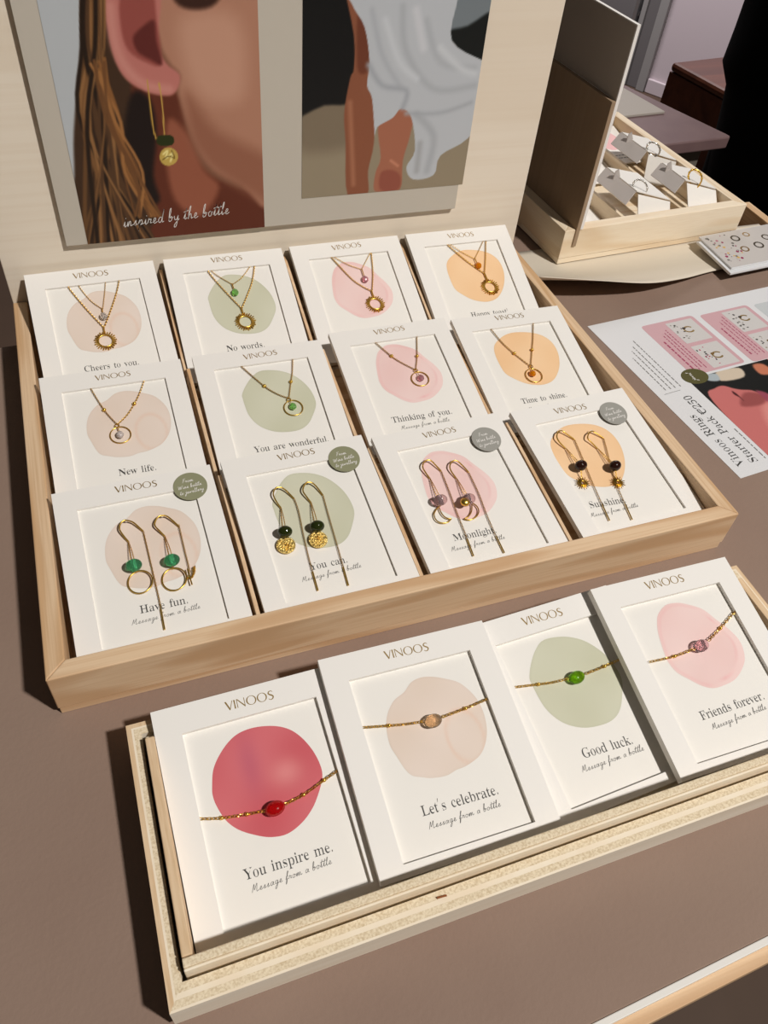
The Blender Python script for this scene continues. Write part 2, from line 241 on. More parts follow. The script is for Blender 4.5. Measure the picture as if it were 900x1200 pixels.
# ------------------------------------------------------------------ measured data
D = json.loads(r'''{"POSE":{"b0":[0.0435,-0.0289,0.0302,0.1884,0.0057],"b1":[0.1248,-0.0271,0.0349,0.1884,-0.0157],"b2":[0.2043,-0.0276,0.0309,0.1884,0.0443],"b3":[0.2783,-0.0275,0.0364,0.1884,-0.0136],"00":[0.0124,0.1145,0.0399,0.1606,0.0136],"01":[0.107,0.1165,0.0399,0.1606,0.0161],"02":[0.2006,0.1138,0.0399,0.1606,0.0277],"03":[0.297,0.1142,0.0399,0.1606,0.0482],"10":[0.0129,0.2169,0.0418,0.2163,-0.0044],"11":[0.109,0.2174,0.0418,0.2163,-0.0128],"12":[0.2054,0.2218,0.0418,0.2163,-0.0041],"13":[0.2979,0.2181,0.0418,0.2163,-0.0199],"20":[0.0124,0.316,0.0557,0.3611,0.0347],"21":[0.1078,0.3172,0.0557,0.3611,-0.0222],"22":[0.2023,0.3168,0.0557,0.3611,-0.0007],"23":[0.2975,0.3167,0.0557,0.3611,-0.0182]},"ART":{"beige":[[-23.9,-4.8],[-21.2,-11.2],[-16.3,-16.5],[-10.2,-19.3],[-5.1,-23.2],[0.5,-24.3],[6.2,-23.2],[11.5,-20.9],[17.9,-17.2],[22.0,-11.6],[24.3,-5.7],[24.8,1.8],[23.3,9.4],[19.9,15.5],[15.2,19.9],[7.5,22.6],[2.2,23.1],[-3.3,24.3],[-10.2,23.5],[-15.2,21.7],[-19.1,19.8],[-21.4,15.9],[-23.4,9.3],[-24.8,3.4]],"green":[[-23.7,-8.6],[-19.8,-14.9],[-13.6,-21.6],[-6.7,-25.3],[3.9,-24.0],[12.2,-20.1],[17.7,-14.8],[22.0,-7.6],[24.0,-0.1],[23.8,7.5],[19.9,14.7],[14.7,21.3],[8.6,24.7],[1.2,25.3],[-7.8,23.8],[-15.4,19.8],[-20.3,14.3],[-23.1,7.7],[-23.9,0.5],[-24.0,-5.0]],"pink":[[-17.8,-16.6],[-14.7,-20.8],[-8.4,-24.4],[-2.0,-24.4],[3.4,-22.5],[11.4,-17.4],[15.9,-10.2],[20.8,-1.9],[22.8,5.6],[20.5,13.8],[15.4,19.2],[8.7,23.1],[1.6,24.4],[-5.6,24.4],[-11.3,21.6],[-16.6,16.5],[-21.0,11.6],[-22.8,5.5],[-22.3,-1.0],[-20.4,-10.3]],"orange":[[-22.4,-13.9],[-18.7,-18.9],[-10.5,-24.1],[-1.9,-25.8],[10.2,-23.7],[18.7,-19.0],[23.4,-11.5],[24.1,-1.5],[21.3,8.6],[16.6,16.8],[10.3,23.2],[3.3,25.8],[-3.9,25.4],[-11.7,22.3],[-18.1,16.9],[-23.0,10.5],[-24.1,1.0],[-23.9,-7.2]],"red":[[-24.3,-4.4],[-22.4,-11.1],[-18.7,-16.6],[-13.2,-21.7],[-7.4,-24.6],[0.2,-25.2],[8.9,-23.4],[15.5,-19.8],[20.1,-14.3],[23.4,-7.1],[24.9,0.1],[24.4,5.9],[20.9,12.1],[16.3,17.9],[10.2,22.5],[2.8,25.2],[-4.3,24.5],[-10.6,21.7],[-17.2,17.3],[-21.6,11.9],[-24.2,4.8],[-24.9,-0.3]]},"BLOB":{"00":["beige",47.1,45.0,1.022,1.063],"01":["green",44.2,44.7,0.936,1.067],"02":["pink",40.7,45.2,0.976,1.069],"03":["orange",37.3,44.8,1.0,1.0],"10":["beige",48.3,43.8,1.027,1.039],"11":["green",48.8,45.1,0.963,1.037],"12":["pink",46.1,42.8,1.004,1.073],"13":["orange",46.0,43.8,1.01,0.972],"20":["beige",45.7,44.5,1.002,1.037],"21":["green",48.8,44.5,0.975,1.045],"22":["pink",45.9,44.7,1.016,1.062],"23":["orange",48.1,44.9,0.984,0.983],"b0":["red",44.4,44.5,1.003,0.997],"b1":["beige",47.3,44.7,1.0,0.996],"b2":["green",46.4,43.3,1.001,0.998],"b3":["pink",47.7,42.8,1.009,1.009]},"HEAD":{"00":[[33.3,7.3],[56.6,8.2]],"01":[[33.2,7.3],[56.4,7.4]],"02":[[32.3,8.4],[55.0,8.5]],"03":[[29.8,9.1],[53.9,10.7]],"b0":[[33.5,8.8],[56.8,9.2]],"b1":[[32.6,7.9],[55.9,8.8]],"b2":[[31.6,8.1],[55.8,9.1]],"b3":[[31.9,7.7],[56.4,8.4]],"10":[[33.3,8.2],[55.4,8.1]],"11":[[33.3,8.6],[56.5,8.1]],"12":[[32.2,6.9],[55.7,6.5]],"13":[[33.9,6.4],[57.4,7.0]],"20":[[31.7,7.7],[55.7,8.1]],"21":[[33.9,6.9],[57.1,7.3]],"22":[[32.6,7.6],[56.5,7.0]],"23":[[34.6,7.8],[57.4,8.1]]},"PHR":{"00":[[33.3,84.4],[58.3,84.9]],"01":[[30.9,83.4],[52.6,83.8]],"02":[[22.0,82.9],[49.5,84.3]],"03":[[16.0,81.9],[41.3,84.7]],"b0":[[24.9,82.5],[64.7,82.6]],"b1":[[27.1,83.0],[65.4,83.4]],"b2":[[30.3,80.4],[59.1,82.2]],"b3":[[27.0,81.0],[67.0,80.0]],"10":[[36.5,81.8],[58.9,82.2]],"11":[[23.9,82.8],[71.0,83.4]],"12":[[21.3,82.5],[64.7,83.3]],"13":[[24.7,82.3],[60.4,82.7]],"20":[[25.8,83.0],[62.1,83.6]]},"SCR":{"b0":[[26.7,88.1],[62.6,87.3]],"b1":[[28.4,89.1],[64.3,88.8]],"b2":[[26.7,86.3],[62.9,86.9]],"b3":[[30.3,86.8],[64.9,84.9]],"00":[[28.3,89.9],[63.6,89.4]],"01":[[24.5,89.1],[59.0,88.7]],"02":[[18.0,89.0],[52.7,89.4]],"03":[[10.7,87.6],[46.0,89.4]],"12":[[25.6,89.0],[60.8,88.7]]},"STK":{"00":[74.3,12.8],"01":[72.1,15.5],"02":[71.3,19.1],"03":[69.9,18.9]},"EAR":{"00":[{"hook":[[35.0,40.4],[33.2,36.7],[31.8,32.6],[32.6,29.7],[34.4,27.9],[36.2,27.8],[39.3,29.5],[41.7,32.8],[43.7,35.8]],"bead":[35.3,57.8],"charm":[36.7,66.8],"top":[35.9,62.3],"chain":[[43.7,34.7],[43.9,55.0],[44.1,78.1],[43.5,97.1]]},{"hook":[[54.2,41.7],[52.3,38.6],[50.3,34.7],[51.3,31.8],[53.4,29.7],[55.3,29.4],[57.7,30.2],[60.2,33.3],[62.8,37.5]],"bead":[54.8,59.8],"charm":[53.9,69.7],"top":[53.6,64.2],"chain":[[62.9,36.3],[62.7,52.6],[62.5,66.5],[60.7,71.0],[63.0,71.3],[65.7,65.2],[64.2,67.7],[62.0,76.0]]}],"01":[{"hook":[[25.9,39.9],[24.5,36.3],[23.7,32.0],[24.4,29.3],[26.3,27.3],[28.4,27.0],[30.2,27.8],[32.3,30.4],[35.0,35.7]],"bead":[23.0,58.2],"charm":[21.8,65.3],"top":[21.9,61.9],"chain":[[35.4,34.5],[35.0,45.0],[33.1,62.0],[31.8,77.7],[30.9,96.9]]},{"hook":[[43.7,40.7],[42.3,37.1],[41.1,33.0],[42.3,30.0],[44.7,27.9],[46.4,27.8],[48.3,28.8],[50.1,31.9],[52.0,37.5]],"bead":[41.5,59.3],"charm":[40.2,66.3],"top":[40.6,62.9],"chain":[[52.5,36.3],[51.0,50.7],[50.0,67.2],[49.2,79.3],[47.9,98.3]]}],"02":[{"hook":[[24.5,37.9],[23.1,33.3],[22.7,29.8],[24.7,26.9],[27.6,25.9],[29.8,27.1],[31.4,30.1],[33.5,34.5]],"bead":[23.1,56.6],"charm":[21.0,65.3],"top":[20.2,60.7],"moon":[[21.4,59.3],[18.2,61.6],[16.7,63.9],[16.6,67.0],[17.8,69.1],[20.0,70.3],[22.8,70.5],[25.7,68.8],[24.3,68.3],[22.7,66.9],[21.8,64.8],[21.5,62.0]],"chain":[[34.4,33.4],[32.5,49.5],[30.9,66.6],[30.1,79.7],[28.7,95.7]]},{"hook":[[40.6,42.1],[39.2,37.4],[39.2,34.0],[41.2,31.3],[43.8,30.5],[45.9,31.5],[47.9,34.8],[50.0,39.7]],"bead":[40.1,60.4],"charm":[39.5,68.9],"top":[40.7,63.7],"moon":[[42.3,61.8],[44.0,63.5],[44.6,65.9],[44.0,68.5],[42.1,70.7],[39.4,72.1],[36.4,72.4],[33.6,70.9],[35.8,70.4],[38.1,68.9],[39.9,67.0],[41.4,64.2]],"chain":[[50.9,38.5],[49.6,55.9],[48.1,71.2],[47.4,84.4],[47.3,98.7]]}],"03":[{"hook":[[22.9,36.6],[20.6,31.7],[20.3,27.7],[23.0,24.4],[25.9,23.8],[28.0,25.5],[32.3,31.4]],"bead":[23.3,53.6],"charm":[20.2,64.3],"top":[21.0,57.6],"chain":[[33.7,30.3],[29.8,47.1],[26.7,64.7],[24.4,80.7],[22.7,93.9]]},{"hook":[[43.9,42.4],[41.7,37.3],[40.3,34.1],[42.9,30.8],[46.1,29.6],[48.5,30.9],[52.4,35.6]],"bead":[45.3,59.9],"charm":[43.0,70.3],"top":[43.1,64.0],"chain":[[53.9,34.5],[49.5,44.7],[45.7,55.9],[41.1,72.4],[39.2,83.9],[37.2,97.4]]}]},"NECK":{"20":{"tl":[[27.0,11.9],[28.4,17.0],[36.4,35.0],[44.4,50.7]],"tr":[[62.3,12.2],[57.8,24.4],[51.0,38.7],[45.0,50.3]],"hl":[[33.6,11.7],[35.8,18.2],[40.3,28.0],[46.2,35.3]],"hr":[[52.8,12.4],[50.3,22.3],[46.7,35.4]],"gem":[45.9,42.2],"sun":[43.7,61.6],"bail":[44.4,51.9]},"21":{"tl":[[29.5,12.2],[33.2,21.6],[41.1,37.8],[47.1,49.1]],"tr":[[64.9,13.0],[59.0,29.1],[47.4,49.1]],"hl":[[31.5,12.4],[36.5,19.0],[44.9,27.3]],"hr":[[62.1,12.7],[53.3,22.4],[45.6,27.4]],"gem":[45.4,35.4],"sun":[47.6,60.7],"bail":[47.3,51.2]},"22":{"tl":[[30.0,13.1],[39.9,34.2],[46.4,42.7],[52.7,48.3]],"tr":[[62.8,12.8],[58.7,31.5],[53.1,48.4]],"hl":[[32.3,13.5],[41.3,21.9],[50.7,27.6]],"hr":[[62.4,12.8],[57.4,19.1],[50.7,27.6]],"gem":[50.4,37.6],"sun":[52.3,60.1],"bail":[52.7,49.9]},"23":{"tl":[[31.7,12.7],[42.6,30.1],[54.0,44.5]],"tr":[[66.0,13.8],[59.9,30.7],[54.1,45.0]],"hl":[[34.1,13.0],[43.2,23.1],[50.6,29.6]],"hr":[[63.8,13.6],[56.8,22.3],[50.9,29.6]],"gem":[51.1,37.2],"sun":[54.7,57.8],"bail":[54.0,47.3]},"10":{"tl":[[29.4,12.8],[35.3,32.0],[41.2,44.5]],"tr":[[63.3,12.3],[58.6,22.4],[53.9,30.6],[48.2,38.4],[41.5,44.5]],"gem":[41.7,53.2],"hoop":[42.0,52.7],"bail":[41.0,45.5],"balls":[[35.3,32.0],[53.9,30.6]]},"11":{"tl":[[30.0,13.0],[41.7,32.7],[48.9,41.0],[55.1,45.5]],"tr":[[65.8,13.3],[62.6,24.9],[59.8,32.3],[55.1,45.5]],"gem":[55.9,53.1],"hoop":[56.2,53.6],"bail":[54.8,46.7],"balls":[[41.7,32.7],[59.8,32.3]]},"12":{"tl":[[29.7,11.4],[38.4,27.6],[44.5,35.5],[51.4,42.5]],"tr":[[63.1,11.3],[56.5,30.9],[51.5,42.5]],"gem":[52.2,50.8],"hoop":[52.0,50.8],"bail":[51.3,43.1],"balls":[[38.4,27.6],[56.5,30.9]]},"13":{"tl":[[27.1,12.9],[30.8,26.9],[36.0,38.7],[43.6,52.4]],"tr":[[62.4,12.9],[55.9,27.7],[50.8,37.9],[43.6,52.4]],"gem":[41.8,59.3],"hoop":[42.7,60.5],"bail":[43.7,52.6],"balls":[[36.0,38.7],[50.8,37.9]]}},"BRAC":{"b0":{"l":[[11.7,52.5],[21.1,54.9],[32.1,56.6],[40.4,57.8]],"r":[[48.6,57.7],[58.3,55.8],[69.0,52.3],[77.6,49.6]],"bead":[44.3,58.2],"balls":[[21.1,54.9],[32.1,56.6],[58.3,55.8],[69.0,52.3]]},"b1":{"l":[[12.2,37.3],[24.6,39.6],[33.1,41.1],[41.6,42.4]],"r":[[50.4,42.8],[63.8,41.3],[77.4,39.6]],"bead":[45.5,43.5],"balls":[[24.6,39.6],[63.8,41.3]]},"b2":{"l":[[11.9,36.9],[25.2,39.4],[32.9,40.8],[41.7,41.9]],"r":[[51.3,42.5],[64.2,41.6],[74.9,40.8]],"bead":[45.6,42.8],"balls":[[25.2,39.4],[64.2,41.6]]},"b3":{"l":[[14.1,45.9],[29.1,46.4],[41.5,45.8]],"r":[[51.4,43.7],[62.9,38.5],[77.6,31.2]],"bead":[45.3,45.3],"balls":[[29.1,46.4],[62.9,38.5]]}}}''')
Q = json.loads(r'''{"ph1":[[58.2,222.4],[58.7,74.0],[183.8,73.9],[184.5,220.7]],"ph2":[[211.4,220.3],[212.0,93.4],[340.7,92.7],[339.7,218.5]],"ops1":[["p",[188,193,196],1,[[51.5,231.5],[90.9,231.2],[81.6,189.4],[64.7,138.6],[58.1,114.4],[55.9,222.4]]],["p",[66,46,32],2.5,[[85.6,234.2],[101.6,234.1],[94.6,202.6],[100.1,180.0],[111.9,170.4],[112.7,147.4],[108.1,127.3],[111.7,89.6],[99.8,64.6],[49.5,70.3],[59.3,122.7],[64.3,150.3],[77.2,198.0]]],["p",[98,48,33],4,[[103.8,179.8],[129.4,171.4],[134.5,144.0],[142.7,120.5],[165.5,105.4],[197.0,93.4],[196.4,53.6],[91.2,65.6],[107.2,87.7],[106.1,127.5]]],["p",[150,88,66],6,[[123.5,154.6],[134.5,144.0],[142.7,120.5],[152.4,106.5],[137.6,87.1],[121.5,100.2],[118.7,130.7]]],["p",[178,128,104],5,[[122.2,234.0],[195.1,233.6],[192.3,93.8],[167.9,107.5],[149.0,120.0],[138.1,139.7],[131.1,169.5],[133.2,180.5],[127.4,187.8],[122.5,201.8]]],["p",[150,98,76],14,[[137.0,169.2],[155.1,144.8],[192.9,121.1],[192.3,91.4],[167.8,105.2],[147.1,122.3],[136.3,141.9]]],["p",[196,148,124],16,[[137.5,211.5],[171.3,210.9],[173.0,167.6],[152.4,162.8],[138.1,180.3]]],["p",[60,36,28],4,[[133.6,233.9],[165.2,233.7],[158.6,219.4],[145.3,216.3],[134.8,220.5]]],["p",[190,118,108],2.5,[[97.0,234.1],[94.3,205.9],[97.2,185.4],[106.7,174.3],[121.3,169.0],[129.7,171.0],[133.2,180.5],[125.5,187.9],[122.3,200.1],[126.6,234.0]]],["p",[150,78,70],3,[[105.2,224.9],[121.4,227.8],[122.9,211.8],[122.7,188.0],[114.3,188.3],[104.3,195.5],[101.9,209.0]]],["p",[96,42,38],3,[[108.0,202.2],[114.2,207.9],[121.3,211.0],[121.4,200.2],[123.1,187.1],[116.4,190.0],[109.6,194.5]]],["s",[204,138,126],5,6,[[97.6,218.7],[97.3,199.1],[102.6,184.3],[112.6,175.5],[125.6,172.5]]],["s",[124,86,52],1.1622,1.6,[[87.3,231.2],[80.5,197.9],[81.2,149.3],[77.7,69.5]]],["s",[84,58,38],1.3995,1.6,[[91.0,231.2],[85.2,197.8],[84.2,149.1],[93.4,67.8]]],["s",[104,72,44],2.7,1.6,[[87.8,231.2],[81.0,197.9],[83.2,149.2],[65.9,70.8]]],["s",[84,58,38],1.6,1.6,[[92.0,231.2],[86.5,197.8],[84.7,149.1],[62.2,71.3]]],["s",[84,58,38],2.2,1.6,[[93.1,231.1],[87.4,197.7],[73.1,149.8],[84.6,68.7]]],["s",[146,104,64],2.5,1.6,[[86.6,231.2],[81.4,197.9],[73.4,149.7],[103.5,66.6]]],["s",[124,86,52],2.6,1.6,[[94.4,231.1],[89.4,197.7],[87.6,148.9],[82.8,69.0]]],["s",[146,104,64],1.8,1.6,[[90.5,231.2],[84.2,197.8],[77.6,149.5],[67.3,70.7]]],["s",[124,86,52],2.8,1.6,[[87.6,231.2],[81.6,197.9],[70.5,149.9],[76.8,69.6]]],["s",[58,40,28],1.352,1.6,[[92.1,231.2],[86.2,197.8],[77.0,149.5],[106.5,66.3]]],["s",[58,40,28],1.8,1.6,[[86.9,231.2],[81.0,197.9],[76.3,149.6],[61.7,71.3]]],["s",[104,72,44],1.1109,1.6,[[92.0,231.2],[85.7,197.8],[86.4,149.0],[57.3,71.8]]],["s",[40,28,20],2.7,1.6,[[93.5,231.1],[87.5,197.7],[86.4,149.0],[58.4,71.7]]],["s",[84,58,38],2.7,1.6,[[84.8,231.2],[79.1,198.0],[79.7,149.4],[100.8,66.9]]],["s",[124,86,52],1.2752,1.6,[[95.8,231.1],[90.5,197.6],[78.3,149.5],[69.1,70.5]]],["s",[40,28,20],2.1,1.6,[[94.7,231.1],[89.7,197.7],[83.8,149.1],[56.1,71.9]]],["s",[84,58,38],1.6,1.6,[[87.9,231.2],[81.1,197.9],[75.7,149.6],[104.5,66.5]]],["s",[104,72,44],2.8,1.6,[[85.0,231.2],[79.1,198.0],[74.2,149.7],[95.6,67.5]]],["s",[104,72,44],1.1068,1.6,[[89.7,231.2],[83.0,197.9],[77.2,149.5],[63.0,71.2]]],["s",[58,40,28],2.0,1.6,[[86.5,231.2],[80.6,197.9],[85.1,149.0],[84.7,68.7]]],["s",[124,86,52],2.4,1.6,[[88.3,231.2],[82.2,197.9],[71.5,149.9],[80.4,69.2]]],["s",[146,104,64],1.9,1.6,[[96.2,231.1],[90.1,197.7],[76.4,149.6],[75.5,69.8]]],["s",[58,40,28],1.9,1.6,[[89.7,231.2],[83.0,197.9],[85.2,149.0],[97.1,67.3]]],["s",[104,72,44],1.8,1.6,[[87.5,231.2],[81.1,197.9],[78.0,149.5],[93.8,67.7]]],["s",[84,58,38],1.7,1.6,[[88.3,231.2],[83.1,197.9],[79.0,149.4],[106.1,66.3]]],["s",[58,40,28],1.1672,1.6,[[92.2,231.2],[85.9,197.8],[83.8,149.1],[78.5,69.4]]],["s",[104,72,44],2.4,1.6,[[94.8,231.1],[89.4,197.7],[78.0,149.5],[87.4,68.4]]],["s",[40,28,20],2.4,1.6,[[94.1,231.1],[88.2,197.7],[75.7,149.6],[95.5,67.5]]],["s",[146,104,64],2.7,1.6,[[89.1,231.2],[83.5,197.9],[71.1,149.9],[105.0,66.5]]],["s",[40,28,20],2.2,1.6,[[85.0,231.2],[78.2,198.0],[70.2,149.9],[104.9,66.5]]],["s",[58,40,28],1.7,1.6,[[86.5,231.2],[80.3,197.9],[76.5,149.6],[77.3,69.6]]],["s",[104,72,44],2.6,1.6,[[93.9,231.1],[87.6,197.7],[87.6,148.9],[52.6,72.3]]],["s",[146,104,64],2.6,1.6,[[94.0,231.1],[87.9,197.7],[86.9,148.9],[81.6,69.1]]],["s",[84,58,38],2.4,1.6,[[92.4,231.2],[87.4,197.7],[85.2,149.0],[82.2,69.0]]],["s",[124,86,52],1.9,1.6,[[89.7,231.2],[84.5,197.8],[70.7,149.9],[84.0,68.8]]],["s",[104,72,44],2.6,1.6,[[91.7,231.2],[86.6,197.8],[71.7,149.8],[56.2,71.9]]],["s",[84,58,38],2.0,1.6,[[88.0,231.2],[81.8,197.9],[83.3,149.1],[56.5,71.9]]],["s",[84,58,38],2.5,1.6,[[93.8,231.1],[87.9,197.7],[78.5,149.4],[93.1,67.8]]],["s",[40,28,20],2.8,1.6,[[85.4,231.2],[79.2,198.0],[81.7,149.2],[71.5,70.2]]],["s",[146,104,64],1.3525,1.6,[[92.9,231.1],[86.8,197.8],[72.6,149.8],[99.9,67.0]]],["s",[146,104,64],1.7,1.6,[[94.4,231.1],[88.1,197.7],[74.2,149.7],[82.0,69.0]]],["s",[84,58,38],2.0,1.6,[[92.8,231.1],[87.8,197.7],[79.8,149.4],[70.0,70.4]]],["s",[124,86,52],1.1995,1.6,[[92.9,231.1],[87.7,197.7],[82.5,149.2],[58.4,71.7]]],["s",[40,28,20],2.5,1.6,[[91.6,231.2],[85.5,197.8],[72.2,149.8],[65.0,70.9]]],["p",[30,20,18],5,[[102.4,170.8],[113.3,166.6],[114.4,145.3],[109.0,118.8],[111.0,101.1],[100.6,102.0],[93.7,138.6]]],["s",[138,92,52],2.1,1.4,[[85.7,185.7],[89.0,154.6],[93.2,122.2],[109.0,89.9]]],["s",[112,74,44],1.9,1.4,[[84.7,183.0],[87.7,154.7],[95.3,122.0],[103.3,90.4]]],["s",[112,74,44],1.2407,1.4,[[87.5,188.9],[89.7,154.6],[90.4,122.4],[93.3,91.4]]],["s",[138,92,52],1.8,1.4,[[86.3,189.8],[93.4,154.3],[91.4,122.3],[106.7,90.1]]],["s",[160,110,64],1.7,1.4,[[81.4,188.7],[93.4,154.3],[91.1,122.3],[104.0,90.4]]],["s",[112,74,44],1.2746,1.4,[[88.1,186.4],[87.9,154.7],[100.3,121.6],[93.4,91.4]]],["s",[112,74,44],1.9,1.4,[[89.5,191.0],[88.7,154.6],[96.1,121.9],[102.5,90.5]]],["s",[138,92,52],1.9,1.4,[[89.7,191.4],[89.6,154.6],[99.0,121.7],[105.8,90.2]]],["s",[160,110,64],1.9,1.4,[[85.7,183.9],[90.1,154.5],[102.3,121.5],[96.2,91.1]]],["s",[112,74,44],1.8,1.4,[[83.7,190.4],[85.3,154.8],[98.2,121.8],[110.6,89.7]]],["s",[112,74,44],1.6,1.4,[[89.4,189.4],[86.8,154.7],[97.6,121.8],[96.4,91.1]]],["s",[190,150,70],0.9,0.5,[[113.0,178.5],[112.8,151.3],[114.1,142.3]]],["s",[196,156,78],0.9,0.5,[[119.9,176.4],[120.4,164.4],[119.4,144.6]]],["p",[44,50,20],0.6,[[114.0,141.7],[115.5,144.4],[120.0,144.9],[124.3,143.9],[125.4,141.0],[123.7,138.2],[119.1,137.5],[114.8,138.8]]],["p",[196,166,84],0.6,[[114.7,131.0],[116.3,134.6],[119.4,136.5],[122.6,136.3],[125.6,134.0],[126.7,130.2],[124.8,126.5],[121.3,124.7],[118.0,124.9],[115.4,127.2]]],["s",[240,225,150],1.2,0.8,[[117.3,132.5],[120.2,134.4],[118.6,129.7],[123.0,132.5],[121.4,127.4]]],["s",[110,86,34],0.7,0.6,[[116.4,128.8],[120.8,131.0],[124.3,129.3],[122.8,134.6]]]],"ops2":[["p",[150,137,114],1,[[200.0,234.7],[355.1,233.9],[398.8,41.1],[197.9,62.8]]],["p",[128,114,94],14,[[208.4,160.5],[251.8,158.4],[253.5,130.5],[208.4,128.8]]],["p",[22,22,22],3,[[200.0,234.7],[247.2,234.5],[251.1,208.3],[250.5,180.1],[246.8,159.3],[227.5,157.8],[199.0,155.5]]],["p",[120,128,132],3,[[306.6,234.2],[355.1,233.9],[361.9,204.0],[331.0,204.7],[312.6,194.8]]],["p",[26,29,28],3,[[311.9,199.0],[326.2,203.7],[349.8,212.4],[357.4,176.2],[335.4,180.3]]],["p",[140,86,62],1.2,[[237.3,234.5],[249.4,234.4],[255.1,200.4],[257.7,179.8],[263.3,160.1],[265.1,129.8],[262.1,110.2],[262.8,92.4],[247.2,93.0],[243.8,131.2],[241.8,152.2],[244.9,174.0],[247.2,180.2],[246.0,200.6]]],["p",[112,62,44],3,[[248.6,212.2],[256.3,200.3],[258.2,179.8],[250.6,178.0],[248.3,196.6]]],["s",[168,112,84],3,4,[[245.7,158.7],[248.4,130.9],[251.3,100.8]]],["p",[166,106,82],1.5,[[267.9,143.8],[284.8,154.5],[294.1,151.7],[292.4,132.9],[288.9,115.8],[289.7,97.6],[285.8,92.0],[275.3,93.0],[267.8,95.2],[268.1,108.4],[271.2,119.5]]],["p",[148,84,68],2.5,[[272.4,108.1],[281.4,109.2],[287.9,104.3],[288.2,95.6],[281.6,92.9],[272.3,95.9]]],["s",[196,132,104],2,2,[[279.4,116.4],[285.2,112.2]]],["p",[190,194,198],0.8,[[238.9,234.5],[316.1,234.1],[316.2,218.9],[315.8,195.1],[340.3,182.3],[348.5,180.9],[354.0,153.4],[339.2,128.7],[318.8,117.4],[315.2,102.9],[298.8,100.8],[292.2,110.4],[297.6,122.7],[292.2,146.0],[283.7,152.7],[277.9,146.8],[266.8,141.1],[265.6,134.5],[261.6,160.1],[257.3,169.1],[257.9,184.0],[253.2,204.4],[243.7,218.0]]],["s",[176,180,185],3,5,[[257.6,214.0],[266.7,187.9],[280.9,168.1]]],["s",[176,180,184],4,5,[[278.4,215.6],[283.6,189.4],[306.7,164.8],[338.1,165.7]]],["s",[178,182,186],4,5,[[296.0,207.4],[309.4,182.2],[336.0,176.9]]],["s",[164,168,174],3,5,[[257.6,181.9],[268.4,168.7],[286.3,164.6],[284.9,153.3]]],["s",[174,178,182],5,5,[[295.9,148.1],[311.3,131.7],[309.2,106.5]]],["s",[202,206,210],4,5,[[267.4,208.0],[279.3,183.3],[293.0,172.0]]],["s",[203,207,210],4,5,[[308.2,190.8],[325.5,177.3],[336.7,173.6]]],["s",[166,170,175],2,5,[[287.9,149.3],[314.3,148.3],[337.5,154.2]]],["s",[168,170,172],4,5,[[301.0,127.4],[300.8,107.2]]],["s",[204,206,210],5,5,[[288.1,213.5],[295.7,191.1]]]],"ptxt":[[84.4,84.1],[158.6,87.0]],"sheet":[[0.4545,0.05],[0.9962,0.0876],[-0.0876,0.9962]],"skin":[[39.5,80.6],[50.3,86.3],[58.9,86.8],[65.0,81.3],[70.2,77.8],[78.0,74.3],[87.1,66.0],[37.0,12.4]],"nost":[[61.6,79.0],[62.9,74.3],[62.4,66.1],[62.1,70.4],[60.3,75.2]],"lips":[[81.2,73.2],[87.7,66.7],[80.5,59.0],[80.6,66.6]]}''')
